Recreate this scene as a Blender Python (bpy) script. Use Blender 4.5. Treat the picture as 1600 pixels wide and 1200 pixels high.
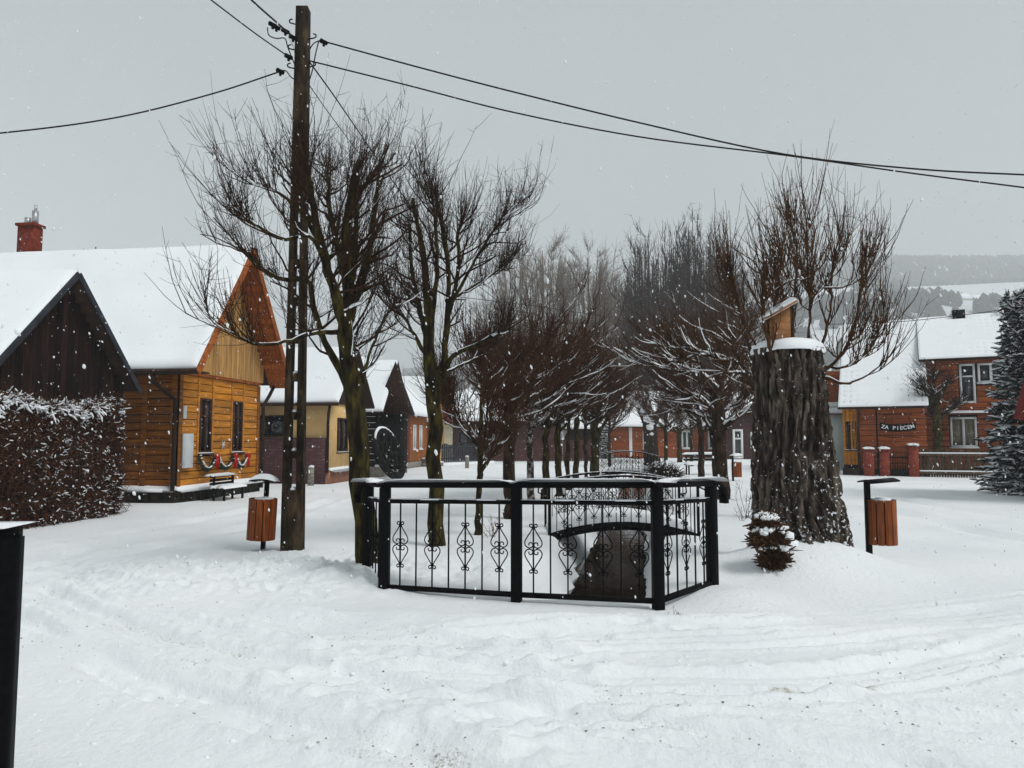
import bpy, math, random
import numpy as np
from math import radians as rad, sin, cos, pi, sqrt, atan2

for o in list(bpy.data.objects):
    bpy.data.objects.remove(o)
scene = bpy.context.scene
COL = scene.collection
rng = np.random.default_rng(7)
random.seed(7)

# ------------------------------------------------------------------ camera
EYE = 1.6
FPX = 1150.0            # focal length in pixels of the 1600 px wide photograph
PITCH = math.atan(85 / FPX)
cam = bpy.data.cameras.new('camera')
cam_ob = bpy.data.objects.new('camera', cam)
COL.objects.link(cam_ob)
cam_ob.location = (0, 0, EYE)
cam_ob.rotation_euler = (pi / 2 + PITCH, 0, 0)
cam.sensor_fit = 'HORIZONTAL'
cam.sensor_width = 36
cam.lens = 36 * FPX / 1600
cam.clip_start = 0.05
cam.clip_end = 6000
scene.camera = cam_ob

# ------------------------------------------------------------------ sky and sun (overcast, falling snow)
SUN_EL, SUN_AZ = rad(54), rad(32)      # azimuth measured from +X towards -Y
sun_dir = np.array([cos(SUN_EL) * cos(SUN_AZ), -cos(SUN_EL) * sin(SUN_AZ), sin(SUN_EL)])
world = bpy.data.worlds.new('World')
scene.world = world
world.use_nodes = True
nt = world.node_tree
nt.nodes.clear()
n_out = nt.nodes.new('ShaderNodeOutputWorld')
n_bg = nt.nodes.new('ShaderNodeBackground')
n_sky = nt.nodes.new('ShaderNodeTexSky')
n_sky.sky_type = 'NISHITA'
n_sky.sun_disc = False
n_sky.sun_elevation = SUN_EL
n_sky.sun_rotation = atan2(sun_dir[0], sun_dir[1])
n_sky.air_density = 1.0
n_sky.dust_density = 6.0
n_sky.ozone_density = 1.0
n_hsv = nt.nodes.new('ShaderNodeHueSaturation')
n_hsv.inputs['Saturation'].default_value = 0.22
n_tc = nt.nodes.new('ShaderNodeTexCoord')
n_no = nt.nodes.new('ShaderNodeTexNoise')          # faint cloud structure
n_no.inputs['Scale'].default_value = 1.6
n_no.inputs['Detail'].default_value = 3
n_rmp = nt.nodes.new('ShaderNodeMapRange')
n_rmp.inputs['From Min'].default_value = 0.3
n_rmp.inputs['From Max'].default_value = 0.7
n_rmp.inputs['To Min'].default_value = 0.95
n_rmp.inputs['To Max'].default_value = 1.05
n_cl = nt.nodes.new('ShaderNodeMix')               # even cloud layer over the sky
n_cl.data_type = 'RGBA'
n_cl.inputs[0].default_value = 0.90
n_cl.inputs[7].default_value = (2.86, 3.20, 3.32, 1)
n_mul = nt.nodes.new('ShaderNodeVectorMath')
n_mul.operation = 'SCALE'
L = nt.links.new
L(n_sky.outputs[0], n_hsv.inputs['Color'])
L(n_hsv.outputs[0], n_cl.inputs[6])
L(n_tc.outputs['Generated'], n_no.inputs['Vector'])
L(n_no.outputs[0], n_rmp.inputs[0])
L(n_cl.outputs[2], n_mul.inputs[0])
L(n_rmp.outputs[0], n_mul.inputs['Scale'])
L(n_mul.outputs[0], n_bg.inputs['Color'])
n_bg.inputs['Strength'].default_value = 0.1
L(n_bg.outputs[0], n_out.inputs[0])

sun = bpy.data.lights.new('sun', 'SUN')
sun.energy = 1.5
sun.angle = rad(20)
sun.color = (1.0, 0.985, 0.96)
sun_ob = bpy.data.objects.new('sun', sun)
COL.objects.link(sun_ob)
sun_ob.location = (20, -20, 40)
sun_ob.rotation_euler = (pi / 2 - SUN_EL, 0, atan2(sun_dir[0], -sun_dir[1]))

vs = scene.view_settings
vs.view_transform = 'Standard'
vs.look = 'None'
vs.exposure = 0.47
vs.gamma = 1.0
vs.use_curve_mapping = False
scene.render.engine = 'CYCLES'
cy = scene.cycles
cy.max_bounces = 6
cy.diffuse_bounces = 3
cy.glossy_bounces = 3
cy.transmission_bounces = 4
cy.volume_bounces = 3
cy.use_denoising = True
cy.use_adaptive_sampling = True
cy.adaptive_threshold = 0.02


# ------------------------------------------------------------------ helpers
def P(px, py, Y):
    """world point seen at photograph pixel (px, py) at the distance Y along the ground"""
    a, b = (px - 800) / FPX, (600 - py) / FPX
    d = np.array([a, cos(PITCH) - b * sin(PITCH), sin(PITCH) + b * cos(PITCH)])
    return np.array([0, 0, EYE]) + d * (Y / d[1])


def GX(px, Y):
    return P(px, 685, Y)[0]


def hash2(ix, iy, seed):
    h = (ix * 374761393 + iy * 668265263 + seed * 1442695041) & 0xffffffff
    h = ((h ^ (h >> 13)) * 1274126177) & 0xffffffff
    h = ((h ^ (h >> 16)) * 2246822519) & 0xffffffff
    return ((h ^ (h >> 15)) & 0xffffff) / float(0xffffff)


def vnoise(x, y, seed=0, wrap=0):
    x = np.asarray(x, float); y = np.asarray(y, float)
    ix = np.floor(x).astype(np.int64); iy = np.floor(y).astype(np.int64)
    fx = x - ix; fy = y - iy
    fx = fx * fx * (3 - 2 * fx); fy = fy * fy * (3 - 2 * fy)
    ix1 = ix + 1
    if wrap:
        ix = ix % wrap; ix1 = ix1 % wrap
    a = hash2(ix, iy, seed); b = hash2(ix1, iy, seed)
    c = hash2(ix, iy + 1, seed); d = hash2(ix1, iy + 1, seed)
    return (a * (1 - fx) + b * fx) * (1 - fy) + (c * (1 - fx) + d * fx) * fy


def fbm(x, y, seed=0, octv=4):
    s = 0; a = 1; t = 0
    for i in range(octv):
        s = s + a * vnoise(x * 2 ** i + 17.3 * i, y * 2 ** i + 5.1 * i, seed + i)
        t += a; a *= 0.5
    return s / t - 0.5


def sstep(a, b, x):
    t = np.clip((x - a) / (b - a), 0, 1)
    return t * t * (3 - 2 * t)


def nmesh(name, V, Fs):
    me = bpy.data.meshes.new(name)
    V = np.asarray(V, dtype=np.float32)
    me.vertices.add(len(V))
    me.vertices.foreach_set('co', V.ravel())
    idx = np.concatenate([f.ravel() for f in Fs]).astype(np.int32)
    tot = np.concatenate([np.full(len(f), f.shape[1]) for f in Fs]).astype(np.int32)
    start = np.concatenate([[0], np.cumsum(tot)[:-1]]).astype(np.int32)
    me.loops.add(len(idx))
    me.loops.foreach_set('vertex_index', idx)
    me.polygons.add(len(tot))
    me.polygons.foreach_set('loop_start', start)
    me.update(calc_edges=True)
    me.validate()
    return me


WL = {}          # world location of every thing, by name


def thing(name, label, cat, loc, group=None):
    o = bpy.data.objects.new(name, None)
    o.empty_display_size = 0.2
    COL.objects.link(o)
    o.location = [float(v) for v in loc]
    tag(o, label, cat, group)
    WL[o.name] = np.array(loc, float)
    return o


def tag(o, label=None, cat=None, group=None, kind=None):
    if label: o['label'] = label
    if cat: o['category'] = cat
    if group: o['group'] = group
    if kind: o['kind'] = kind
    return o


def wloc(o):
    return np.zeros(3) if o is None else WL[o.name]


def link(name, me, mat, parent, base, label=None, kind=None):
    o = bpy.data.objects.new(name, me)
    COL.objects.link(o)
    if mat is not None and not me.materials:
        me.materials.append(mat)
    if parent is not None:
        o.parent = parent
    WL[o.name] = base
    tag(o, label=label, kind=kind)
    return o


class G:
    """collects geometry in world coordinates"""
    def __init__(s):
        s.V = []; s.F = []; s.n = 0

    def add(s, V, *Fs):
        V = np.asarray(V, float).reshape(-1, 3)
        for f in Fs:
            f = np.asarray(f, int)
            if len(f): s.F.append(f + s.n)
        s.V.append(V); s.n += len(V)

    def box(s, c, size, rz=0.0, rx=0.0, ry=0.0):
        x, y, z = [v / 2 for v in size]
        v = np.array([[sx * x, sy * y, sz * z] for sz in (-1, 1) for sy in (-1, 1) for sx in (-1, 1)])
        if rx: v = v @ np.array([[1, 0, 0], [0, cos(rx), -sin(rx)], [0, sin(rx), cos(rx)]]).T
        if ry: v = v @ np.array([[cos(ry), 0, sin(ry)], [0, 1, 0], [-sin(ry), 0, cos(ry)]]).T
        if rz: v = v @ np.array([[cos(rz), -sin(rz), 0], [sin(rz), cos(rz), 0], [0, 0, 1]]).T
        s.add(v + np.array(c), BOXF)
        return s

    def tubes(s, Pt, R, S=6, cap=False):
        Pt = np.asarray(Pt, float); R = np.asarray(R, float)
        if Pt.ndim == 2: Pt = Pt[None]; R = R[None]
        N, K = Pt.shape[:2]
        if N == 0: return s
        T = np.empty_like(Pt)
        T[:, 1:-1] = Pt[:, 2:] - Pt[:, :-2]
        T[:, 0] = Pt[:, 1] - Pt[:, 0]; T[:, -1] = Pt[:, -1] - Pt[:, -2]
        T /= np.linalg.norm(T, axis=2, keepdims=True) + 1e-9
        m = T.mean(axis=1)
        ax = np.argmin(np.abs(m), axis=1)
        ref = np.eye(3)[ax][:, None, :]
        A = np.cross(T, ref); A /= np.linalg.norm(A, axis=2, keepdims=True) + 1e-9
        B = np.cross(T, A)
        ph = np.arange(S) / S * 2 * pi
        ring = (A[:, :, None, :] * np.cos(ph)[None, None, :, None] + B[:, :, None, :] * np.sin(ph)[None, None, :, None])
        V = Pt[:, :, None, :] + ring * R[:, :, None, None]
        i = np.arange(N)[:, None, None] * K * S + np.arange(K - 1)[None, :, None] * S
        j = np.arange(S)[None, None, :]; j2 = (j + 1) % S
        q = np.stack([i + j, i + j2, i + S + j2, i + S + j], axis=-1).reshape(-1, 4)
        fs = [q]
        if cap:
            b0 = np.arange(N)[:, None] * K * S
            fs.append(b0 + np.arange(S)[None, :][:, ::-1])
            fs.append(b0 + (K - 1) * S + np.arange(S)[None, :])
        s.add(V.reshape(-1, 3), *fs)
        return s

    def grid(s, V, closed=False):
        """V: (a, b, 3) array of points joined as a sheet"""
        V = np.asarray(V, float); a, b = V.shape[:2]
        i = np.arange(a - 1)[:, None]; nb = b if closed else b - 1
        j = np.arange(nb)[None, :]; j2 = (j + 1) % b
        q = np.stack([i * b + j, i * b + j2, (i + 1) * b + j2, (i + 1) * b + j], -1).reshape(-1, 4)
        s.add(V.reshape(-1, 3), q)
        return s

    def blobs(s, C, R, flat=0.6, seed=0):
        """small lumpy balls (snow clods, berries): C (N,3), R (N,)"""
        C = np.asarray(C, float); R = np.asarray(R, float)
        if len(C) == 0: return s
        r = np.random.default_rng(seed)
        d = ICO[0]
        k = 1 + 0.35 * (r.random((len(C), len(d))) - 0.5)
        V = C[:, None, :] + d[None] * (R[:, None] * k)[:, :, None] * np.array([1, 1, flat])
        f = (np.arange(len(C))[:, None, None] * len(d) + ICO[1][None]).reshape(-1, 3)
        s.add(V.reshape(-1, 3), f)
        return s

    def build(s, name, mat, parent=None, smooth=False, label=None, kind=None, loc=None):
        base = wloc(parent) if parent is not None else (np.zeros(3) if loc is None else np.array(loc, float))
        V = np.concatenate(s.V) - base
        by = {}
        for f in s.F: by.setdefault(f.shape[1], []).append(f)
        me = nmesh(name, V, [np.concatenate(v) for v in by.values()])
        if smooth: me.polygons.foreach_set('use_smooth', np.ones(len(me.polygons), bool))
        o = link(name, me, mat, parent, base, label, kind)
        if parent is None: o.location = [float(v) for v in base]
        return o


BOXF = np.array([[0, 2, 3, 1], [4, 5, 7, 6], [0, 1, 5, 4], [2, 6, 7, 3], [0, 4, 6, 2], [1, 3, 7, 5]])


def _ico():
    t = (1 + 5 ** .5) / 2
    v = np.array([(-1, t, 0), (1, t, 0), (-1, -t, 0), (1, -t, 0), (0, -1, t), (0, 1, t), (0, -1, -t), (0, 1, -t),
                  (t, 0, -1), (t, 0, 1), (-t, 0, -1), (-t, 0, 1)], float)
    v /= np.linalg.norm(v[0])
    f = np.array([(0, 11, 5), (0, 5, 1), (0, 1, 7), (0, 7, 10), (0, 10, 11), (1, 5, 9), (5, 11, 4), (11, 10, 2), (10, 7, 6),
                  (7, 1, 8), (3, 9, 4), (3, 4, 2), (3, 2, 6), (3, 6, 8), (3, 8, 9), (4, 9, 5), (2, 4, 11), (6, 2, 10), (8, 6, 7), (9, 8, 1)])
    return v, f


ICO = _ico()
_cubes = {}


def cube(name, parent, c, size, rz, mat, rx=0.0, ry=0.0, label=None):
    """one box piece sharing a unit cube mesh with every piece of its material"""
    if mat.name not in _cubes:
        g = G(); g.box((0, 0, 0), (1, 1, 1))
        me = nmesh('piece', g.V[0], g.F); me.materials.append(mat)
        _cubes[mat.name] = me
    o = bpy.data.objects.new(name, _cubes[mat.name])
    COL.objects.link(o)
    if parent is not None: o.parent = parent
    o.location = [float(v) for v in (np.array(c, float) - wloc(parent))]
    o.rotation_euler = (rx, ry, rz)
    o.scale = [float(v) for v in size]
    if label: o['label'] = label
    return o


def spline(pts, rad_, n):
    p = np.asarray(pts, float); r = np.asarray(rad_, float)
    k = len(p)
    if k == 2:
        t = np.linspace(0, 1, n)[:, None]
        return p[0] * (1 - t) + p[1] * t, np.interp(t[:, 0], [0, 1], r)
    q = np.vstack([2 * p[0] - p[1], p, 2 * p[-1] - p[-2]])
    u = np.linspace(0, k - 1 - 1e-6, n); i = u.astype(int); f = (u - i)[:, None]
    a, b, c, d = q[i], q[i + 1], q[i + 2], q[i + 3]
    out = 0.5 * (2 * b + (c - a) * f + (2 * a - 5 * b + 4 * c - d) * f ** 2 + (3 * b - a - 3 * c + d) * f ** 3)
    return out, np.interp(u, np.arange(k), r)


class Fr:
    """a wall frame: U runs along the wall, N points out of it (towards the viewer), z up"""
    def __init__(s, ox, oy, ux, uy):
        n = sqrt(ux * ux + uy * uy)
        s.o = np.array([ox, oy, 0.0]); s.U = np.array([ux / n, uy / n, 0]); s.N = np.array([uy / n, -ux / n, 0])
        s.ang = atan2(uy, ux)

    def p(s, u, n, z):
        return s.o + s.U * u + s.N * n + np.array([0, 0, z])

    def box(s, g, u0, u1, n0, n1, z0, z1):
        g.box(s.p((u0 + u1) / 2, (n0 + n1) / 2, (z0 + z1) / 2), (abs(u1 - u0), abs(n1 - n0), abs(z1 - z0)), s.ang)
        return g

    def cube(s, name, parent, u0, u1, n0, n1, z0, z1, mat, label=None):
        return cube(name, parent, s.p((u0 + u1) / 2, (n0 + n1) / 2, (z0 + z1) / 2),
                    (abs(u1 - u0), abs(n1 - n0), abs(z1 - z0)), s.ang, mat, label=label)

    def turn(s, u, n):
        """frame of the wall that leaves this one at (u, n) and runs back, outside on its right"""
        o = s.p(u, n, 0)
        return Fr(o[0], o[1], -s.N[0], -s.N[1])

    def turn_left(s, u, n, length):
        o = s.p(u, n, 0) - s.N * length
        return Fr(o[0], o[1], s.N[0], s.N[1])


# ------------------------------------------------------------------ materials
def mat(name, c1, c2=None, scale=6.0, rough=0.8, bump=0.0, bscale=None, stretch=(1, 1, 1), rnd=0.0, metal=0.0,
        detail=5.0, c3=None, spec=0.12, lo=0.35, hi=0.65, wear=0.0, wear_col=(0.10, 0.085, 0.07)):
    m = bpy.data.materials.new(name)
    m.use_nodes = True
    t = m.node_tree; N = t.nodes; Lk = t.links.new
    b = N['Principled BSDF']
    b.inputs['Roughness'].default_value = rough
    b.inputs['Metallic'].default_value = metal
    b.inputs['Specular IOR Level'].default_value = spec
    if c2 is None:
        c2 = tuple(v * 0.8 for v in c1)
    geo = N.new('ShaderNodeNewGeometry')
    mp = N.new('ShaderNodeMapping'); mp.inputs['Scale'].default_value = stretch
    Lk(geo.outputs['Position'], mp.inputs['Vector'])
    no = N.new('ShaderNodeTexNoise'); no.inputs['Scale'].default_value = scale; no.inputs['Detail'].default_value = detail
    Lk(mp.outputs[0], no.inputs['Vector'])
    rp = N.new('ShaderNodeValToRGB')
    rp.color_ramp.elements[0].position = lo; rp.color_ramp.elements[1].position = hi
    rp.color_ramp.elements[0].color = (*c1, 1); rp.color_ramp.elements[1].color = (*c2, 1)
    if c3 is not None:
        e = rp.color_ramp.elements.new((lo + hi) / 2); e.color = (*c3, 1)
    Lk(no.outputs[0], rp.inputs[0])
    col = rp.outputs[0]
    if wear > 0:
        nw = N.new('ShaderNodeTexNoise'); nw.inputs['Scale'].default_value = 1.7; nw.inputs['Detail'].default_value = 8; nw.inputs['Roughness'].default_value = 0.65
        Lk(mp.outputs[0], nw.inputs['Vector'])
        rw = N.new('ShaderNodeMapRange'); rw.inputs['From Min'].default_value = 0.42; rw.inputs['From Max'].default_value = 0.72; rw.inputs['To Max'].default_value = wear
        Lk(nw.outputs[0], rw.inputs[0])
        mw = N.new('ShaderNodeMix'); mw.data_type = 'RGBA'; mw.inputs[7].default_value = (*wear_col, 1)
        Lk(rw.outputs[0], mw.inputs[0]); Lk(col, mw.inputs[6]); col = mw.outputs[2]
    if rnd > 0:
        oi = N.new('ShaderNodeObjectInfo')
        mr = N.new('ShaderNodeMapRange'); mr.inputs['To Min'].default_value = 1 - rnd; mr.inputs['To Max'].default_value = 1 + rnd * 0.6
        Lk(oi.outputs['Random'], mr.inputs[0])
        vm = N.new('ShaderNodeVectorMath'); vm.operation = 'SCALE'
        Lk(col, vm.inputs[0]); Lk(mr.outputs[0], vm.inputs['Scale'])
        col = vm.outputs[0]
    Lk(col, b.inputs['Base Color'])
    if bump > 0:
        n2 = N.new('ShaderNodeTexNoise'); n2.inputs['Scale'].default_value = bscale or scale * 3; n2.inputs['Detail'].default_value = 4
        Lk(mp.outputs[0], n2.inputs['Vector'])
        bp = N.new('ShaderNodeBump'); bp.inputs['Strength'].default_value = min(1, bump); bp.inputs['Distance'].default_value = 0.03
        Lk(n2.outputs[0], bp.inputs['Height']); Lk(bp.outputs[0], b.inputs['Normal'])
    return m


M = {}
M['snow'] = mat('snow', (0.84, 0.865, 0.89), (0.89, 0.91, 0.93), 1.5, 0.75, 0.25, 40)
M['snow_roof'] = mat('roof snow', (0.86, 0.885, 0.91), (0.90, 0.92, 0.94), 0.8, 0.75, 0.12, 18)
M['iron'] = mat('black painted iron', (0.0016, 0.0016, 0.002), (0.004, 0.004, 0.0045), 30, 0.6, 0.15, 120, spec=0.06)
M['concrete_pole'] = mat('weathered concrete pole', (0.010, 0.007, 0.004), (0.075, 0.05, 0.028), 9, 0.9, 0.6, 60, stretch=(1, 1, 0.35), c3=(0.028, 0.019, 0.011))
M['wire'] = mat('cable', (0.01, 0.011, 0.012), (0.016, 0.017, 0.018), 5, 0.6)
M['bark_moss'] = mat('mossy bark', (0.006, 0.0045, 0.003), (0.070, 0.056, 0.012), 14, 0.9, 0.9, 45, stretch=(1, 1, 0.3), c3=(0.028, 0.021, 0.007))
M['bark_brown'] = mat('brown bark', (0.007, 0.004, 0.003), (0.055, 0.032, 0.018), 14, 0.9, 0.8, 45, stretch=(1, 1, 0.3))
M['bark_birch'] = mat('patchy pale bark', (0.02, 0.016, 0.013), (0.30, 0.27, 0.25), 11, 0.9, 0.6, 45, stretch=(1, 1, 0.8), lo=0.48, hi=0.66)
M['twig'] = mat('dark twig bark', (0.014, 0.0075, 0.0045), (0.048, 0.024, 0.014), 20, 0.85)
M['twig_red'] = mat('red brown twig bark', (0.038, 0.017, 0.010), (0.090, 0.041, 0.023), 8, 0.85)
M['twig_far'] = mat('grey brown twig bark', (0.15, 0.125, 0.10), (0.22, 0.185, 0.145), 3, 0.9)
M['twig_orange'] = mat('orange brown shoot bark', (0.030, 0.014, 0.007), (0.095, 0.046, 0.021), 6, 0.8)
M['stump_bark'] = mat('deep furrowed bark', (0.016, 0.012, 0.009), (0.17, 0.135, 0.108), 14, 0.95, 1.0, 60, stretch=(1, 1, 0.25), c3=(0.058, 0.045, 0.036))
def dust_snow(m, sc=26.0):
    """specks of blown snow stuck in the bark, thicker towards the foot and the windward right side"""
    t = m.node_tree; N = t.nodes; Lk = t.links.new
    b = N['Principled BSDF']; src = b.inputs['Base Color'].links[0].from_socket
    geo = N.new('ShaderNodeNewGeometry')
    sp = N.new('ShaderNodeSeparateXYZ'); Lk(geo.outputs['Position'], sp.inputs[0])
    hz = N.new('ShaderNodeMapRange'); hz.inputs['From Min'].default_value = 1.5; hz.inputs['From Max'].default_value = 0.25; hz.inputs['To Min'].default_value = 0.0; hz.inputs['To Max'].default_value = 0.14
    Lk(sp.outputs[2], hz.inputs[0])
    hx = N.new('ShaderNodeMapRange'); hx.inputs['From Min'].default_value = 3.3; hx.inputs['From Max'].default_value = 4.1; hx.inputs['To Min'].default_value = 0.0; hx.inputs['To Max'].default_value = 0.045
    Lk(sp.outputs[0], hx.inputs[0])
    no = N.new('ShaderNodeTexNoise'); no.inputs['Scale'].default_value = sc; no.inputs['Detail'].default_value = 2.5
    Lk(geo.outputs['Position'], no.inputs['Vector'])
    n2 = N.new('ShaderNodeTexNoise'); n2.inputs['Scale'].default_value = 4.0; n2.inputs['Detail'].default_value = 2
    Lk(geo.outputs['Position'], n2.inputs['Vector'])
    a1 = N.new('ShaderNodeMath'); a1.operation = 'ADD'; Lk(hz.outputs[0], a1.inputs[0]); Lk(hx.outputs[0], a1.inputs[1])
    a2 = N.new('ShaderNodeMath'); a2.operation = 'ADD'; Lk(a1.outputs[0], a2.inputs[0]); Lk(no.outputs[0], a2.inputs[1])
    a3 = N.new('ShaderNodeMath'); a3.operation = 'MULTIPLY_ADD'; a3.inputs[1].default_value = 0.35; Lk(n2.outputs[0], a3.inputs[0]); Lk(a2.outputs[0], a3.inputs[2])
    r = N.new('ShaderNodeMapRange'); r.inputs['From Min'].default_value = 0.905; r.inputs['From Max'].default_value = 0.93
    Lk(a3.outputs[0], r.inputs[0])
    mx = N.new('ShaderNodeMix'); mx.data_type = 'RGBA'; mx.inputs[7].default_value = (0.82, 0.84, 0.86, 1)
    Lk(r.outputs[0], mx.inputs[0]); Lk(src, mx.inputs[6]); Lk(mx.outputs[2], b.inputs['Base Color'])


dust_snow(M['stump_bark'])
M['cut_wood'] = mat('cut wood', (0.10, 0.065, 0.04), (0.2, 0.13, 0.08), 12, 0.9)
M['water'] = mat('dark brook water', (0.008, 0.0065, 0.0045), (0.028, 0.018, 0.010), 2.5, 0.07, 0.10, 7, spec=0.4, stretch=(1, 0.5, 1))
M['plank_ochre'] = mat('ochre stained board', (0.44, 0.155, 0.010), (0.70, 0.275, 0.028), 7, 0.7, 0.35, 60, stretch=(0.25, 0.25, 3), rnd=0.25, wear=0.5)
M['plank_ochre_shade'] = mat('ochre board with eave shade', (0.17, 0.050, 0.004), (0.36, 0.12, 0.010), 7, 0.7, 0.35, 60, stretch=(0.25, 0.25, 3), rnd=0.22, wear=0.5)  # stain darkened to paint in the shade of the eave-side wall
M['plank_tan'] = mat('pale tan board', (0.44, 0.22, 0.065), (0.72, 0.41, 0.14), 7, 0.75, 0.3, 60, stretch=(3, 3, 0.25), rnd=0.25, wear=0.45)
M['plank_soffit'] = mat('red brown soffit board', (0.22, 0.052, 0.010), (0.40, 0.115, 0.022), 8, 0.65, 0.3, 50, stretch=(3, 0.3, 1), rnd=0.25)
M['plank_dark'] = mat('tarred dark board', (0.004, 0.0026, 0.0024), (0.032, 0.012, 0.007), 8, 0.85, 0.5, 60, stretch=(3, 3, 0.2), rnd=0.7)
M['plank_black'] = mat('black log', (0.003, 0.003, 0.0035), (0.012, 0.011, 0.011), 6, 0.9, 0.5, 30, rnd=0.3)
M['plank_red'] = mat('brick red board', (0.23, 0.048, 0.012), (0.42, 0.108, 0.026), 7, 0.75, 0.3, 50, stretch=(0.25, 0.25, 3), rnd=0.2, wear=0.35)
M['plank_orange'] = mat('orange brown board', (0.24, 0.065, 0.010), (0.38, 0.125, 0.022), 6, 0.7, 0.3, 50, stretch=(3, 3, 0.3), rnd=0.25, wear=0.35)
M['joint'] = mat('dark joint behind boards', (0.012, 0.005, 0.002), (0.025, 0.011, 0.004), 8, 0.95)
M['dark_trim'] = mat('dark brown trim', (0.020, 0.011, 0.008), (0.035, 0.018, 0.012), 8, 0.6)
M['red_trim'] = mat('dark red painted trim', (0.11, 0.016, 0.010), (0.16, 0.028, 0.018), 8, 0.55)
M['window_wood'] = mat('dark brown window frame', (0.035, 0.013, 0.007), (0.055, 0.022, 0.012), 10, 0.5)
M['window_white'] = mat('white window frame', (0.72, 0.73, 0.72), (0.8, 0.81, 0.8), 10, 0.5)
M['glass'] = mat('dark window glass', (0.012, 0.014, 0.016), (0.03, 0.034, 0.038), 2.0, 0.05, spec=0.6)
M['glass_warm'] = mat('curtained window glass', (0.14, 0.12, 0.085), (0.24, 0.20, 0.14), 5.0, 0.12, spec=0.5, stretch=(4, 4, 0.4))
M['curtain_white'] = mat('white net curtain behind glass', (0.5, 0.53, 0.55), (0.7, 0.73, 0.75), 6.0, 0.15, spec=0.5, stretch=(6, 6, 0.3))
M['plinth'] = mat('dark rubble plinth', (0.006, 0.0055, 0.004), (0.05, 0.043, 0.03), 7, 0.95, 0.8, 22)
M['cream'] = mat('cream render', (0.70, 0.45, 0.19), (0.78, 0.53, 0.24), 2.5, 0.9, 0.15, 60)
M['pale_cream'] = mat('pale cream render', (0.52, 0.47, 0.33), (0.6, 0.54, 0.38), 2.5, 0.9)
M['salmon'] = mat('salmon plinth', (0.26, 0.12, 0.08), (0.34, 0.17, 0.11), 5, 0.9)
M['maroon'] = mat('maroon render', (0.055, 0.022, 0.022), (0.085, 0.036, 0.034), 5, 0.9)
M['grey_dark'] = mat('slate grey paint', (0.022, 0.024, 0.032), (0.04, 0.042, 0.052), 5, 0.8)
M['brick_red'] = mat('red brick pillar', (0.17, 0.030, 0.018), (0.30, 0.065, 0.04), 12, 0.85, 0.4, 40)
M['pale_green'] = mat('pale green render', (0.52, 0.57, 0.55), (0.6, 0.65, 0.63), 3, 0.9)
M['slat'] = mat('orange brown bin slat', (0.13, 0.027, 0.006), (0.32, 0.08, 0.014), 9, 0.55, 0.25, 50, stretch=(4, 4, 0.3), rnd=0.3, wear=0.35)
M['box_wood'] = mat('nest box wood', (0.28, 0.125, 0.05), (0.42, 0.20, 0.085), 9, 0.8, 0.3, 50, stretch=(1, 1, 4), wear=0.5)
M['meter'] = mat('light grey cabinet', (0.5, 0.53, 0.54), (0.56, 0.59, 0.6), 5, 0.6)
M['stone'] = mat('grey stone', (0.16, 0.15, 0.12), (0.34, 0.32, 0.27), 14, 0.95, 0.5, 40)
M['leaf_dry'] = mat('dry hedge leaf', (0.016, 0.007, 0.004), (0.17, 0.052, 0.020), 9, 0.85, c3=(0.065, 0.023, 0.011))
M['needle'] = mat('blue green needles', (0.008, 0.017, 0.016), (0.026, 0.045, 0.042), 6, 0.8)
M['pine_far'] = mat('far conifer', (0.02, 0.028, 0.026), (0.045, 0.055, 0.05), 0.05, 0.9)
M['ribbon'] = mat('red ribbon', (0.42, 0.012, 0.014), (0.5, 0.02, 0.02), 8, 0.6)
M['garland'] = mat('green garland', (0.012, 0.03, 0.018), (0.05, 0.08, 0.055), 40, 0.8)
M['metal_pipe'] = mat('zinc flue', (0.35, 0.36, 0.37), (0.5, 0.51, 0.52), 8, 0.4, metal=0.7)
M['chimney'] = mat('chimney brick', (0.12, 0.020, 0.012), (0.22, 0.04, 0.022), 12, 0.85, 0.4, 40)
M['letter'] = mat('white lettering', (0.75, 0.76, 0.76), (0.8, 0.8, 0.8), 5, 0.6)
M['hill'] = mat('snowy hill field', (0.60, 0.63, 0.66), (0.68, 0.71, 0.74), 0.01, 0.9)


def brick_mat(name, c1, c2, mortar, sc):
    m = bpy.data.materials.new(name); m.use_nodes = True
    t = m.node_tree; N = t.nodes; Lk = t.links.new
    geo = N.new('ShaderNodeNewGeometry')
    sp = N.new('ShaderNodeSeparateXYZ'); cb = N.new('ShaderNodeCombineXYZ')
    Lk(geo.outputs['Position'], sp.inputs[0])
    ad = N.new('ShaderNodeMath'); ad.operation = 'ADD'
    Lk(sp.outputs[0], ad.inputs[0]); Lk(sp.outputs[1], ad.inputs[1])
    Lk(ad.outputs[0], cb.inputs[0]); Lk(sp.outputs[2], cb.inputs[1])
    br = N.new('ShaderNodeTexBrick')
    br.inputs['Color1'].default_value = (*c1, 1); br.inputs['Color2'].default_value = (*c2, 1); br.inputs['Mortar'].default_value = (*mortar, 1)
    br.inputs['Scale'].default_value = sc; br.inputs['Mortar Size'].default_value = 0.03
    Lk(cb.outputs[0], br.inputs['Vector'])
    b = N['Principled BSDF']; b.inputs['Roughness'].default_value = 0.9
    Lk(br.outputs['Color'], b.inputs['Base Color'])
    bp = N.new('ShaderNodeBump'); bp.inputs['Strength'].default_value = 0.6; bp.inputs['Distance'].default_value = 0.02; bp.invert = True
    Lk(br.outputs['Fac'], bp.inputs['Height']); Lk(bp.outputs[0], b.inputs['Normal'])
    return m


M['maroon_brick'] = brick_mat('maroon facing brick', (0.075, 0.024, 0.028), (0.115, 0.040, 0.042), (0.045, 0.026, 0.028), 2.2)

# ------------------------------------------------------------------ ground: one snow sheet with ruts, brook channel and mounds
def stream_x(Y):
    return 1.00 + 0.185 * (Y - 8.5)


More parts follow.
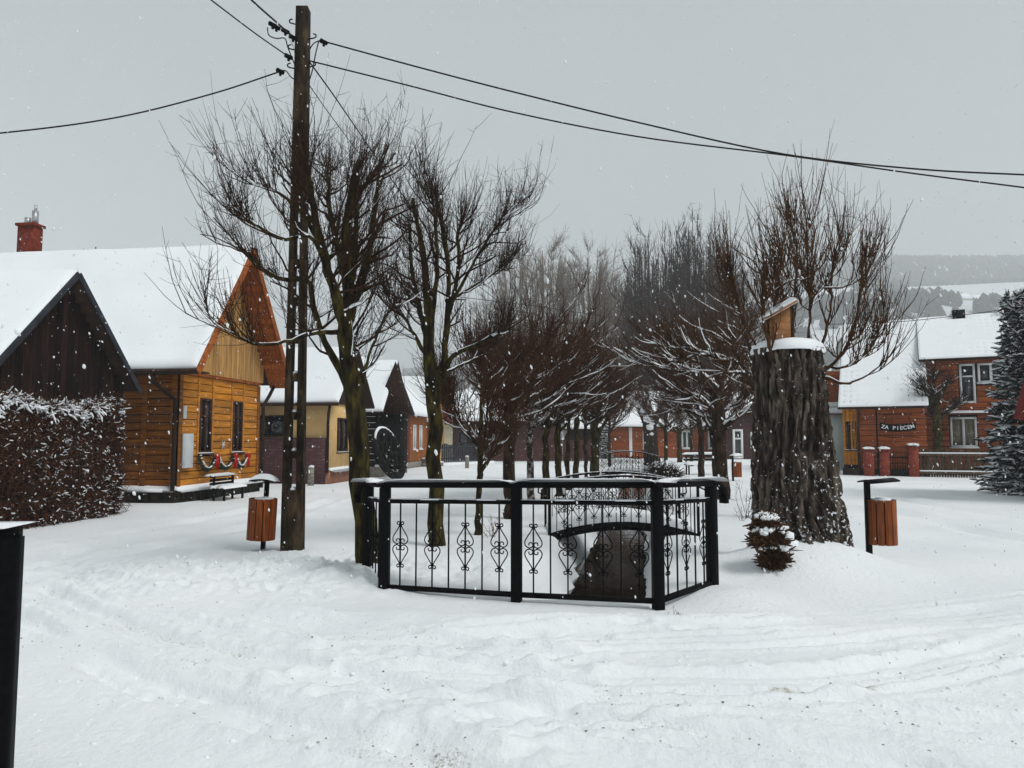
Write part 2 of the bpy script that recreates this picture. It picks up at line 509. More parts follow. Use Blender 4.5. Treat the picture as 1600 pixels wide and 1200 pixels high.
_tracks = [  # rut centre lines, as points of the photograph on the flat ground
    ([(-60, 960), (60, 985), (200, 1050), (400, 1115), (600, 1165), (820, 1230)], 0.16, 0.040, 0.5),
    ([(-40, 905), (60, 930), (250, 1000), (500, 1050), (800, 1105), (1100, 1150), (1450, 1210)], 0.15, 0.035, 0.5),
    ([(120, 862), (105, 885), (150, 915), (330, 955), (520, 985), (700, 1010), (900, 1035)], 0.14, 0.030, 0.3),
    ([(520, 1010), (700, 1000), (900, 990), (1200, 978), (1450, 962), (1680, 930)], 0.13, 0.032, 0.05),
    ([(480, 1060), (700, 1062), (900, 1066), (1200, 1066), (1450, 1040), (1700, 985)], 0.15, 0.034, 0.6),
    ([(760, 1130), (900, 1110), (1100, 1090), (1300, 1100), (1500, 1130), (1750, 1150)], 0.15, 0.030, 0.3),
    ([(480, 772), (380, 800), (240, 826), (60, 850), (-150, 875)], 0.16, 0.06, 0.15),
    ([(520, 782), (420, 815), (280, 848), (100, 885), (-150, 930)], 0.16, 0.06, 0.15),
    ([(1650, 815), (1520, 800), (1420, 782), (1330, 760), (1250, 745)], 0.2, 0.07, 0.1),
    ([(1700, 860), (1560, 838), (1450, 812), (1370, 790)], 0.2, 0.07, 0.1),
    ([(850, 1250), (700, 1180), (640, 1150)], 0.12, 0.03, 1.0),
]
_extra = []
for pts, w, dpt, dirt in _tracks[:6]:          # fine tyre grooves beside each rut
    for off in (-14, 12, 30):
        _extra.append(([(a + off * 0.6, b_ + off) for a, b_ in pts], 0.05, 0.024, min(1, dirt + 0.3)))
_tracks += _extra
_tk = []
for pts, w, dpt, dirt in _tracks:
    q = np.array([P(a, b, 1.0) - np.array([0, 0, EYE]) for a, b in pts])
    q = np.array([v * (EYE / -v[2]) for v in q])
    s_, _ = spline(q[:, :2] @ np.array([[1, 0, 0], [0, 1, 0]]), np.ones(len(q)), 40)
    _tk.append((s_[:, :2], w, dpt, dirt))


_prints = []
_rp = np.random.default_rng(44)
for (x0, y0, x1, y1, n_) in ((-5.2, 8.2, -1.9, 10.6, 9), (-3.9, 9.6, -1.9, 7.2, 6), (-0.6, 5.9, 2.3, 6.6, 6), (-4.6, 11.6, -2.6, 8.4, 7)):
    hd = atan2(y1 - y0, x1 - x0)
    for k_ in range(n_):
        f_ = (k_ + 0.5) / n_; sd_ = 0.11 * (1 if k_ % 2 else -1)
        _prints.append((x0 + (x1 - x0) * f_ - sin(hd) * sd_ + _rp.normal(0, 0.03), y0 + (y1 - y0) * f_ + cos(hd) * sd_ + _rp.normal(0, 0.03), hd + _rp.normal(0, 0.15)))


def ground_z(X, Y, want_dirt=False):
    X = np.asarray(X, float); Y = np.asarray(Y, float)
    z = 0.05 * fbm(X * 0.35, Y * 0.35, 3, 3) * sstep(60, 20, Y)
    z = z + 0.014 * fbm(X * 1.7, Y * 1.7, 5, 3)
    road = sstep(7.6, 6.4, Y) * sstep(-1.5, 0.5, Y)
    rough = road + 0.9 * sstep(3.0, 1.2, np.hypot((X + 3.6) / 1.5, Y - 9.6)) * sstep(-1, -1.6, X)
    rough = np.clip(rough, 0, 1)
    patch = np.clip(fbm(X * 0.8 + 3, Y * 1.1, 41, 3) * 3 + 0.6, 0.15, 1.25)
    f1 = fbm(X * 6.0, Y * 6.0, 11, 3); f2 = fbm(X * 15, Y * 15, 13, 2)
    z = z + rough * patch * (0.015 * f1 + 0.016 * f2)
    pit = np.clip(fbm(X * 8.5, Y * 8.5, 15, 3) * 5 - 0.75, 0, 1) * np.clip(fbm(X * 0.9, Y * 0.9, 16, 2) * 4 + 0.55, 0, 1)
    z = z - 0.018 * pit * rough
    heap = sstep(2.6, 0.6, np.hypot((X + 3.0) / 1.7, (Y - 8.9) / 0.8))
    z = z + heap * (0.04 + 0.20 * np.abs(fbm(X * 3.6, Y * 3.6, 21, 4)) + 0.16 * np.abs(fbm(X * 7, Y * 7, 22, 3)) + 0.06 * fbm(X * 13, Y * 13, 23, 2))
    # ridge pushed up by the plough in front of the railing
    z = z + 0.07 * np.exp(-((Y - 6.55 + 0.10 * X) / 0.28) ** 2) * sstep(5, 2, np.abs(X - 0.6)) * (0.7 + 1.2 * fbm(X * 2, Y * 2, 31, 2))
    dirt = np.zeros_like(z)
    for pts, w, dp, dr in _tk:
        sel = (X > pts[:, 0].min() - 1) & (X < pts[:, 0].max() + 1) & (Y > pts[:, 1].min() - 1) & (Y < pts[:, 1].max() + 1)
        if not np.any(sel): continue
        x, y = X[sel], Y[sel]
        d2 = np.full(x.shape, 1e9)
        for k in range(len(pts) - 1):
            a, b = pts[k], pts[k + 1]
            ab = b - a; t = np.clip(((x - a[0]) * ab[0] + (y - a[1]) * ab[1]) / (ab @ ab + 1e-9), 0, 1)
            d2 = np.minimum(d2, (x - a[0] - t * ab[0]) ** 2 + (y - a[1] - t * ab[1]) ** 2)
        d = np.sqrt(d2) + 0.035 * fbm(x * 2.2, y * 2.2, 51, 3)
        brk = np.clip(fbm(x * 0.9, y * 0.9, 61, 2) * 4 + 0.9, 0.25, 1.3)
        cut = np.exp(-(d / w) ** 2); lip = np.exp(-((d - w * 1.9) / (w * 0.7)) ** 2)
        z[sel] += (-dp * cut + dp * 0.55 * lip) * brk * (1 + 0.5 * f1[sel] + 0.8 * f2[sel])
        dirt[sel] = np.maximum(dirt[sel], 0.6 * dr * cut * np.clip(fbm(x * 1.3, y * 1.3, 71, 3) * 5 - 0.2, 0, 1))
    for fx, fy, fa in _prints:                     # boot prints
        sel = (np.abs(X - fx) < 0.4) & (np.abs(Y - fy) < 0.4)
        if not np.any(sel): continue
        x, y = X[sel] - fx, Y[sel] - fy
        a_, b__ = x * cos(fa) + y * sin(fa), -x * sin(fa) + y * cos(fa)
        q = np.hypot(a_ / 0.155, b__ / 0.062)
        z[sel] += -0.038 * sstep(1.12, 0.75, q) + 0.014 * np.exp(-((q - 1.4) / 0.25) ** 2)
    # bare patch of wet road
    bp_ = np.hypot((X - 2.05) / 0.34, (Y - 4.87) / 0.06) + 2.5 * fbm(X * 7, Y * 7, 81, 3)
    z = z - 0.03 * sstep(1.5, 0.5, bp_)
    dirt = np.maximum(dirt, 1.1 * sstep(1.2, 0.6, bp_))
    # mound round the big stump and drifts against trees
    z = z + 0.42 * np.exp(-(((X - 3.55) / 1.0) ** 2 + ((Y - 9.0) / 0.85) ** 2))
    z = z + 0.10 * np.exp(-(((X - 2.15) / 0.5) ** 2 + ((Y - 7.5) / 0.45) ** 2))
    z = z + 0.10 * np.exp(-(((X + 1.8) / 0.5) ** 2 + ((Y - 8.2) / 0.6) ** 2))
    # brook
    dx = X - stream_x(Y) + 0.34 * fbm(X * 1.1, Y * 1.1, 91, 4)
    edge = np.where(dx < 0, 0.95, 0.72)
    ch = sstep(edge, 0.42, np.abs(dx)) * sstep(7.45, 7.75, Y) * sstep(62, 55, Y)
    z = z * (1 - ch) - 0.62 * ch
    bank = np.exp(-((np.abs(dx) - 1.15) / 0.3) ** 2) * sstep(7.6, 8.2, Y) * sstep(60, 50, Y)
    z = z + 0.06 * bank
    z = np.maximum(z, -0.75)
    if want_dirt:
        speck = np.clip(fbm(X * 9, Y * 9, 101, 3) * 6 - 1.75, 0, 1) * road * 0.35 * np.clip(fbm(X * .7, Y * .7, 111, 2) * 4 + .5, 0, 1)
        return z, np.clip(np.maximum(dirt, speck), 0, 1)
    return z


def gz(x, y):
    return float(ground_z(np.array([x]), np.array([y]))[0])


def axis(lo_far, lo, hi, hi_far, step, grow=1.13):
    a = list(np.arange(lo, hi, step))
    s, v = step, hi
    while v < hi_far:
        a.append(v); s *= grow; v += s
    a.append(hi_far)
    s, v, left = step, lo, []
    while v > lo_far:
        s *= grow; v -= s
        left.append(max(v, lo_far))
    return np.array(left[::-1] + a)


gx_ = axis(-1700, -4.4, 5.4, 1700, 0.032, 1.06)
gy_ = axis(-400, 2.2, 8.6, 1700, 0.032, 1.05)
XX, YY = np.meshgrid(gx_, gy_, indexing='ij')
ZZ, DD = ground_z(XX, YY, True)
far = np.hypot(XX, YY - 20)
ZZ = np.where(far > 200, 0.0, ZZ)
g = G(); g.grid(np.stack([XX, YY, ZZ], -1)[:, ::1])
g.F[0] = g.F[0][:, ::-1]
ms = bpy.data.materials.new('trodden snow'); ms.use_nodes = True
t = ms.node_tree; N = t.nodes; Lk = t.links.new
b = N['Principled BSDF']; b.inputs['Roughness'].default_value = 0.7; b.inputs['Specular IOR Level'].default_value = 0.25
geo = N.new('ShaderNodeNewGeometry')
n1 = N.new('ShaderNodeTexNoise'); n1.inputs['Scale'].default_value = 0.5; n1.inputs['Detail'].default_value = 4
Lk(geo.outputs['Position'], n1.inputs['Vector'])
r1 = N.new('ShaderNodeValToRGB'); r1.color_ramp.elements[0].color = (0.82, 0.85, 0.87, 1); r1.color_ramp.elements[1].color = (0.90, 0.92, 0.935, 1)
r1.color_ramp.elements[0].position = 0.35; r1.color_ramp.elements[1].position = 0.65
Lk(n1.outputs[0], r1.inputs[0])
at_ = N.new('ShaderNodeAttribute'); at_.attribute_name = 'dirt'
n2 = N.new('ShaderNodeTexNoise'); n2.inputs['Scale'].default_value = 22; n2.inputs['Detail'].default_value = 4
Lk(geo.outputs['Position'], n2.inputs['Vector'])
r2 = N.new('ShaderNodeValToRGB'); r2.color_ramp.elements[0].color = (0.34, 0.32, 0.26, 1); r2.color_ramp.elements[1].color = (0.62, 0.61, 0.56, 1)
r2.color_ramp.elements[0].position = 0.4; r2.color_ramp.elements[1].position = 0.6
Lk(n2.outputs[0], r2.inputs[0])
mx = N.new('ShaderNodeMix'); mx.data_type = 'RGBA'
n4 = N.new('ShaderNodeTexNoise'); n4.inputs['Scale'].default_value = 55; n4.inputs['Detail'].default_value = 5; n4.inputs['Roughness'].default_value = 0.7
Lk(geo.outputs['Position'], n4.inputs['Vector'])
m4 = N.new('ShaderNodeMath'); m4.operation = 'MULTIPLY_ADD'; m4.inputs[1].default_value = 6.0; m4.inputs[2].default_value = -3.55
Lk(n4.outputs[0], m4.inputs[0])
m5 = N.new('ShaderNodeMath'); m5.operation = 'MULTIPLY_ADD'; m5.inputs[1].default_value = 1.3; m5.use_clamp = True
Lk(at_.outputs['Fac'], m5.inputs[0]); Lk(m4.outputs[0], m5.inputs[2])
m6 = N.new('ShaderNodeMath'); m6.operation = 'MULTIPLY'; m6.use_clamp = True
m7 = N.new('ShaderNodeMath'); m7.operation = 'MULTIPLY'; m7.inputs[1].default_value = 2.5; m7.use_clamp = True
Lk(at_.outputs['Fac'], m7.inputs[0]); Lk(m5.outputs[0], m6.inputs[0]); Lk(m7.outputs[0], m6.inputs[1])
Lk(m6.outputs[0], mx.inputs[0]); Lk(r1.outputs[0], mx.inputs[6]); Lk(r2.outputs[0], mx.inputs[7])
Lk(mx.outputs[2], b.inputs['Base Color'])
n3 = N.new('ShaderNodeTexNoise'); n3.inputs['Scale'].default_value = 17; n3.inputs['Detail'].default_value = 6; n3.inputs['Roughness'].default_value = 0.65
Lk(geo.outputs['Position'], n3.inputs['Vector'])
bp = N.new('ShaderNodeBump'); bp.inputs['Strength'].default_value = 0.7; bp.inputs['Distance'].default_value = 0.03
Lk(n3.outputs[0], bp.inputs['Height']); Lk(bp.outputs[0], b.inputs['Normal'])
M['ground'] = ms
go = g.build('ground', ms, None, True, kind='structure')
at = go.data.attributes.new('dirt', 'FLOAT', 'POINT')
at.data.foreach_set('value', DD.ravel().astype(np.float32))

# brook water
g = G()
yy = np.concatenate([np.arange(7.3, 20, 0.4), np.arange(20, 62, 2.0)])
g.grid(np.array([[(stream_x(y) - 1.6, y, -0.47), (stream_x(y) + 1.6, y, -0.47)] for y in yy]))
g.build('brook', M['water'], None, True, kind='structure')

# stones and grass tufts along the brook edge are part of its bed
rs = np.random.default_rng(77)
C, R = [], []
for i in range(46):
    y = 8.0 + rs.random() ** 1.6 * 12
    sd = rs.choice([-1, 1])
    C.append((stream_x(y) + sd * (0.40 + 0.12 * rs.random()), y, -0.47 + 0.03 * rs.random())); R.append(0.02 + 0.05 * rs.random() ** 2)
G().blobs(C, R, 0.6, 5).build('brook_stones', M['plinth'], None, False, label='small dark wet stones along the edges of the brook', kind='stuff')

# grit and slush crumbs in the wheel tracks; their dark tone also paints shaded pits
rs = np.random.default_rng(8)
C = []
for pts, w, dp, dr in _tk:
    for _ in range(int(12 + 40 * dr)):
        k = rs.integers(0, len(pts) - 1); f = rs.random()
        q = pts[k] * (1 - f) + pts[k + 1] * f + rs.normal(0, 0.10, 2)
        if 2.0 < q[1] < 7.2 and abs(q[0]) < 6 and vnoise(np.array([q[0] * 1.1]), np.array([q[1] * 1.1]), 133)[0] > 0.52: C.append(q)
C = np.array(C); R = 0.0025 + 0.008 * rs.random(len(C)) ** 2.5
G().blobs(np.column_stack([C, ground_z(C[:, 0], C[:, 1]) + 0.001]), R, 0.5, 4).build('road_grit', mat('wet grey grit', (0.16, 0.15, 0.135), (0.42, 0.41, 0.39), 30, 0.8), None, False,
    label='dark grit and slush crumbs in the wheel tracks, also standing for shaded pits', kind='stuff')

# clods of trodden snow
rs = np.random.default_rng(5)
C, R = [], []
while len(C) < 2400:
    x = rs.uniform(-6, 8); y = 2.0 + 5.2 * rs.random() ** 1.2
    dens = vnoise(np.array([x * 0.7]), np.array([y * 0.9]), 121)[0]
    if rs.random() > np.clip(dens * 2.4 - 0.8, 0.03, 1): continue
    C.append((x, y)); R.append(0.005 + 0.017 * rs.random() ** 4)
for i in range(260):
    x = rs.normal(-2.9, 1.1); y = rs.normal(8.8, 0.7)
    C.append((x, y)); R.append(0.010 + 0.035 * rs.random() ** 3)
C = np.array(C); R = np.array(R)
Zc = ground_z(C[:, 0], C[:, 1])
G().blobs(np.column_stack([C, Zc - R * 0.15]), R, 0.65, 3).build('snow_clods', M['snow'], None, False,
    label='loose clods of snow scattered over the trodden road', kind='stuff')

# ------------------------------------------------------------------ house building kit
def edge_axis(length, n):
    e = [0, 0.02, 0.06, 0.14]
    mid = np.linspace(0.25, length - 0.25, max(2, n))
    return np.array(e + list(mid) + [length - v for v in e[::-1]])


def snow_sheet(name, parent, p00, p10, p01, p11, thick, n=24, m=16, rows=0.0, seed=0, mat_='snow_roof', pitch=0.35, skirt=0.03):
    """a layer of snow lying on the quad p00-p10 (eave) / p01-p11 (ridge)"""
    p00, p10, p01, p11 = [np.array(v, float) for v in (p00, p10, p01, p11)]
    la = np.linalg.norm(p10 - p00); lb = np.linalg.norm(p01 - p00)
    A = edge_axis(la, n); B = edge_axis(lb, m)
    aa, bb = np.meshgrid(A, B, indexing='ij')
    fa, fb = aa / la, bb / lb
    V = (p00[None, None] * ((1 - fa) * (1 - fb))[..., None] + p10 * (fa * (1 - fb))[..., None]
         + p01 * ((1 - fa) * fb)[..., None] + p11 * (fa * fb)[..., None])
    nrm = np.cross(p10 - p00, p01 - p00); nrm /= np.linalg.norm(nrm)
    if nrm[2] < 0: nrm = -nrm
    d = np.minimum(np.minimum(aa, la - aa), bb)
    d = np.minimum(d, lb - bb + 0.5)
    th = np.sqrt(np.clip(d / 0.14, 0, 1)) * thick * (1 + 0.9 * fbm(aa * 0.7, bb * 0.7, seed, 4))
    if rows: th = th + rows * np.maximum(0, np.sin(bb / pitch * 2 * pi)) * (d > 0.1)
    dn = (p00 - p01) / lb
    V = V + dn * (0.05 * (fbm(aa * 1.3, 0 * aa, seed + 9, 3) + 0.4) * np.clip(1 - bb / 0.5, 0, 1) ** 2 * min(1, thick / 0.1))[..., None]
    V = V + nrm * (th - skirt * (d < 1e-6))[..., None]
    g = G(); g.grid(V)
    return g.build(name, M[mat_], parent, True)


def slab(g, p00, p10, p01, p11, th):
    a = np.array([p00, p10, p11, p01], float)
    nrm = np.cross(a[1] - a[0], a[3] - a[0]); nrm /= np.linalg.norm(nrm)
    if nrm[2] < 0: nrm = -nrm
    V = np.vstack([a, a - nrm * th])
    g.add(V, np.array([[0, 1, 2, 3], [7, 6, 5, 4], [0, 4, 5, 1], [1, 5, 6, 2], [2, 6, 7, 3], [3, 7, 4, 0]]))


def clad(parent, F, u0, u1, z0, z1, mat_, pitch=0.2, holes=(), n=0.03, name='plank', vertical=False, top=None, cuts=()):
    """boards fixed to a wall one by one; holes are (ua, ub, za, zb); top(u) limits height (vertical boards)"""
    if vertical:
        k = max(1, round((u1 - u0) / pitch)); w = (u1 - u0) / k
        for i in range(k):
            a, b = u0 + i * w, u0 + (i + 1) * w
            zt = z1 if top is None else min(z1, top((a + b) / 2))
            spans = [(z0, zt)]
            for h in holes:
                if h[0] < (a + b) / 2 < h[1]:
                    spans = [(z0, h[2]), (h[3], zt)]
            for s0, s1 in spans:
                if s1 - s0 > 0.04:
                    F.cube(name, parent, a + 0.006, b - 0.006, 0.002, n + 0.004 * (i % 2), s0, s1, mat_)
        return
    k = max(1, round((z1 - z0) / pitch)); h_ = (z1 - z0) / k
    for i in range(k):
        a, b = z0 + i * h_, z0 + (i + 1) * h_
        ends = [u0] + sorted(cuts) + [u1]
        spans = list(zip(ends[:-1], ends[1:]))
        for h in holes:
            if h[2] < (a + b) / 2 < h[3]:
                ns = []
                for s0, s1 in spans:
                    if h[1] <= s0 or h[0] >= s1: ns.append((s0, s1)); continue
                    if h[0] > s0: ns.append((s0, h[0]))
                    if h[1] < s1: ns.append((h[1], s1))
                spans = ns
        for s0, s1 in spans:
            if s1 - s0 > 0.03:
                F.cube(name, parent, s0 + 0.005, s1 - 0.005, 0.002, n, a + 0.011, b - 0.009, mat_)


def window(parent, F, u0, u1, z0, z1, frame, glass, n=0.05, cols=2, rows=1, fw=0.06, sill=True, name='window'):
    g = G()
    F.box(g, u0, u0 + fw, 0.002, n, z0, z1); F.box(g, u1 - fw, u1, 0.002, n, z0, z1)
    F.box(g, u0 + fw, u1 - fw, 0.002, n, z0, z0 + fw); F.box(g, u0 + fw, u1 - fw, 0.002, n, z1 - fw, z1)
    for i in range(1, cols):
        u = u0 + (u1 - u0) * i / cols
        F.box(g, u - fw * 0.6, u + fw * 0.6, 0.002, n - 0.008, z0 + fw, z1 - fw)
    for i in range(1, rows):
        z = z0 + (z1 - z0) * (0.68 if rows == 2 else i / rows)
        F.box(g, u0 + fw, u1 - fw, 0.002, n - 0.012, z - fw * 0.4, z + fw * 0.4)
    w = g.build(name, frame, parent)
    for i in range(cols):
        a = u0 + (u1 - u0) * i / cols; b_ = u0 + (u1 - u0) * (i + 1) / cols
        g = G(); F.box(g, a + 0.02, b_ - 0.02, -0.02, 0.012 + 0.002 * i, z0 + 0.02, z1 - 0.02)
        g.build('pane', glass, w)
    if sill:
        g = G(); F.box(g, u0 - 0.05, u1 + 0.05, 0.0, n + 0.06, z0 - 0.05, z0 - 0.004); g.build('sill', frame, w)
        g = G(); F.box(g, u0 - 0.04, u1 + 0.04, 0.01, n + 0.05, z0 - 0.004, z0 + 0.02); g.build('sill_snow', M['snow'], w)
    return w


def pipe(parent, pts, r, mat_, name='downpipe'):
    p_, r_ = np.array(pts, float), np.full(len(pts), r)
    return G().tubes(p_, r_, 8, True).build(name, mat_, parent, True)


def gable_roof(parent, F, u0, u1, n0, n1, ze, zr, roofm, th=0.1, snow=0.12, rows=0.0, seed=0, ridge='N', snow_sides=(1, 1)):
    """ridge 'N': ridge runs along the wall normal, gable faces the viewer side; 'U': ridge along the wall. n0 back, n1 front"""
    g = G()
    if ridge == 'N':
        um = (u0 + u1) / 2
        Q = [(F.p(u0, n1, ze), F.p(u0, n0, ze), F.p(um, n1, zr), F.p(um, n0, zr)),
             (F.p(u1, n0, ze), F.p(u1, n1, ze), F.p(um, n0, zr), F.p(um, n1, zr))]
    else:
        nm = (n0 + n1) / 2
        Q = [(F.p(u0, n1, ze), F.p(u1, n1, ze), F.p(u0, nm, zr), F.p(u1, nm, zr)),
             (F.p(u1, n0, ze), F.p(u0, n0, ze), F.p(u1, nm, zr), F.p(u0, nm, zr))]
    for q in Q: slab(g, *q, th)
    r = g.build('roof', roofm, parent)
    for k, q in enumerate(Q):
        if snow_sides[k]:
            snow_sheet('roof_snow', r, *q, snow, n=40, m=26, rows=rows, seed=seed + k)
    return r


def prism(F, u0, u1, n0, n1, z0, ze, zr, ridge='N', c=0.0):
    """solid core of a house with gables"""
    g = G()
    if ridge == 'N':
        um = (u0 + u1) / 2
        V = [F.p(u, n, z) for n in (n1, n0) for u, z in ((u0, z0), (u1, z0), (u1, ze), (um, zr), (u0, ze))]
    else:
        nm = (n0 + n1) / 2
        V = [F.p(u, n, z) for u in (u0, u1) for n, z in ((n0, z0), (n1, z0), (n1, ze), (nm, zr), (n0, ze))]
    g.add(V, np.array([[0, 1, 2, 3, 4], [9, 8, 7, 6, 5]]), np.array([[0, 5, 6, 1], [1, 6, 7, 2], [2, 7, 8, 3], [3, 8, 9, 4], [4, 9, 5, 0]]))
    return g


SD = (0.127, 0.992)     # direction of the street (along the brook)

# ------------------------------------------------------------------ big timber house on the left
F = Fr(-8.35, 18.4, *SD)
W, D = 4.26, 9.5
house = thing('timber_house', 'large ochre timber house on the left with steep snowy roof and plank gable', 'house', F.p(W / 2, -D / 2, 0))
ze, zr, eo, vo = 3.30, 6.98, 0.55, 0.83
um = W / 2


def roof_z(u):
    return zr - abs(u - um) * (zr - ze) / (um + eo)


g = prism(F, 0, W, -D, 0, 0.36, roof_z(0) - 0.12, zr - 0.14)
g.build('wall', M['joint'], house)
g = G(); F.box(g, -0.06, W + 0.06, -D, 0.09, -0.2, 0.34); g.build('plinth', M['plinth'], house)
snow_sheet('plinth_snow', house, F.p(-0.1, 0.12, 0.34), F.p(W + 0.06, 0.12, 0.34), F.p(-0.1, 0.0, 0.38), F.p(W + 0.06, 0.0, 0.38), 0.05, 12, 3, seed=4)
wins = [(0.93, 1.52, 1.21, 2.66), (2.66, 3.22, 1.21, 2.66)]
clad(house, F, 0.02, W, 0.38, 3.22, M['plank_ochre'], 0.19, [(w[0] - 0.03, w[1] + 0.03, w[2] - 0.02, w[3] + 0.03) for w in wins], cuts=(0.9, 1.56, 2.62, 3.26))
for w in wins:
    window(house, F, *w, M['window_wood'], M['glass'], 0.06, 2, 2, 0.06)
    for s in (w[0] - 0.10, w[1] + 0.02):
        F.cube('casing', house, s, s + 0.08, 0.031, 0.05, 1.15, 3.18, M['plank_ochre'])
for u in (0.0, W - 0.1):
    F.cube('corner_board', house, u - 0.02, u + 0.12, 0.031, 0.055, 0.38, 3.2, M['plank_ochre_shade'])
F.cube('frieze_board', house, -0.02, W + 0.02, 0.032, 0.09, 3.22, 3.30, M['plank_soffit'])
# vertical boards of the gable, proud of the lower wall
clad(house, F, -0.1, W + 0.1, 3.30, 6.9, M['plank_tan'], 0.14, n=0.10, vertical=True, top=lambda u: roof_z(u) - 0.16)
# side wall facing the photographer
S = F.turn_left(0, 0, D)
clad(house, S, 0.0, D - 0.02, 0.38, 3.20, M['plank_ochre_shade'], 0.2, cuts=(4.2, 7.9, 8.9))
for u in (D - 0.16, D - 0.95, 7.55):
    S.cube('corner_board', house, u, u + 0.15, 0.031, 0.055, 0.38, 3.2, M['plank_ochre_shade'])
g = G(); S.box(g, -0.06, D + 0.06, 0, 0.10, -0.2, 0.34); g.build('plinth', M['plinth'], house)
snow_sheet('plinth_snow', house, S.p(0, 0.14, 0.34), S.p(D + 0.06, 0.14, 0.34), S.p(0, 0.0, 0.38), S.p(D + 0.06, 0.0, 0.38), 0.05, 16, 3, seed=14)
rf = gable_roof(house, F, -eo, W + eo, -D, vo, ze, zr, M['dark_trim'], 0.07, 0.11, 0.016, 40)
# boards on the underside of the roof overhang
for side in (-1, 1):
    a = F.p(um, 0, zr); e = F.p(um + side * (um + eo), 0, ze)
    k = 26
    ln = sqrt((um + eo) ** 2 + (zr - ze) ** 2); tilt = atan2(zr - ze, um + eo)
    for i in range(k):
        t_ = (i + 0.5) / k
        c = a + (e - a) * t_ + F.N * (vo / 2 + 0.05) + np.array([0, 0, -0.125])
        o = cube('soffit_board', house, c, (ln / k * 0.95, vo - 0.12, 0.022), F.ang, M['plank_soffit'], ry=side * tilt)
    # verge board along the gable edge
    c = (a + e) / 2 + F.N * (vo - 0.01) + np.array([0, 0, -0.10])
    cube('verge_board', house, c, (ln, 0.035, 0.2), F.ang, M['plank_soffit'], ry=side * tilt)
# soffit of the eave towards us and the gutter
g = G(); S.box(g, 0, D + vo, 0.02, 0.5, 3.2, 3.24); g.build('eave_soffit', M['dark_trim'], house)
pipe(house, [S.p(0, eo + 0.05, ze - 0.07), S.p(D + vo, eo + 0.05, ze - 0.07)], 0.065, M['dark_trim'], 'gutter')
pipe(house, [S.p(D - 0.35, eo + 0.03, ze - 0.1), S.p(D - 0.3, eo, ze - 0.35), S.p(D + 0.02, 0.16, ze - 0.75), S.p(D + 0.02, 0.16, 0.05)], 0.055, M['dark_trim'])
pipe(house, [F.p(W + eo, 0.25, ze - 0.05), F.p(W + 0.35, 0.2, 2.95), F.p(W + 0.06, 0.14, 2.6), F.p(W + 0.06, 0.14, 0.1)], 0.055, M['dark_trim'])
F.cube('meter_box', house, 0.10, 0.46, 0.031, 0.17, 0.86, 1.72, M['meter'])
F.cube('junction_box', house, 0.14, 0.26, 0.031, 0.08, 2.10, 2.42, M['meter'])
ch = F.p(um + 0.1, -6.25, 0)
g = G(); g.box(ch + (0, 0, 7.2), (0.52, 0.36, 1.3), F.ang + pi / 2); chim = g.build('chimney', M['chimney'], house)
g = G(); g.box(ch + (0, 0, 7.88), (0.62, 0.46, 0.08), F.ang + pi / 2); g.build('chimney_cap', M['chimney'], chim)
for dx_, h_ in ((-0.14, 0.42), (0.1, 0.22)):
    c = ch + F.N * -dx_ * 1.0
    G().tubes([c + (0, 0, 7.9), c + (0, 0, 7.9 + h_)], [0.09, 0.09], 10, True).build('flue', M['metal_pipe'], chim, True)
c = ch + F.N * 0.14
G().tubes([c + (0, 0, 8.32), c + (0, 0, 8.5)], [0.04, 0.04], 8, True).build('flue', M['metal_pipe'], chim, True)
# small hung star under the windows
g = G()
for k in range(6):
    a = k * pi / 3
    g.tubes([F.p(2.12, 0.07, 1.42), F.p(2.12 + 0.13 * cos(a), 0.07, 1.42 + 0.13 * sin(a))], [0.02, 0.004], 5)
st = g.build('wall_star', M['meter'], None, loc=F.p(2.12, 0.07, 1.42))
tag(st, 'small pale star hung on the ochre wall between the two windows', 'star')
# garlands with red bows
for k, (a, b, lab) in enumerate([(0.80, 1.62, 'snowy green garland swag with red bow under the left window of the ochre house'),
                                 (1.68, 2.62, 'green garland swag with red bow hanging between the two ochre house windows'),
                                 (2.66, 3.36, 'green garland swag with red bow under the right window of the ochre house')]):
    gar = thing('garland', lab, 'garland', F.p((a + b) / 2, 0.1, 1.0), 'garlands on the ochre house')
    n_ = 150
    t_ = rng.random(n_)
    base = np.array([F.p(a + (b - a) * v, 0.12, 1.12 - 0.34 * (1 - (2 * v - 1) ** 2)) for v in t_])
    dr = rng.normal(0, 1, (n_, 3)); dr /= np.linalg.norm(dr, axis=1)[:, None]
    g = G(); g.tubes(np.stack([base, base + dr * 0.05, base + dr * 0.09], 1), np.tile([0.02, 0.014, 0.004], (n_, 1)), 4)
    g.build('swag', M['garland'], gar)
    sel = base[rng.random(n_) < 0.25] + np.array([0, 0, 0.05])
    G().blobs(sel + F.N * 0.06, np.full(len(sel), 0.03), 0.5, k).build('swag_snow', M['snow'], gar, True)
    g = G(); c = F.p(b - 0.03, 0.2, 1.10)
    for s in (-1, 1):
        g.tubes([c, c + F.U * s * 0.09 + (0, 0, 0.05), c + F.U * s * 0.11 + (0, 0, -0.04), c], [0.012, 0.035, 0.03, 0.012], 5)
        g.tubes([c, c + F.U * s * 0.04 + (0, 0, -0.12), c + F.U * s * 0.06 + (0, 0, -0.32)], [0.012, 0.03, 0.026], 4, True)
    g.build('bow', M['ribbon'], gar)
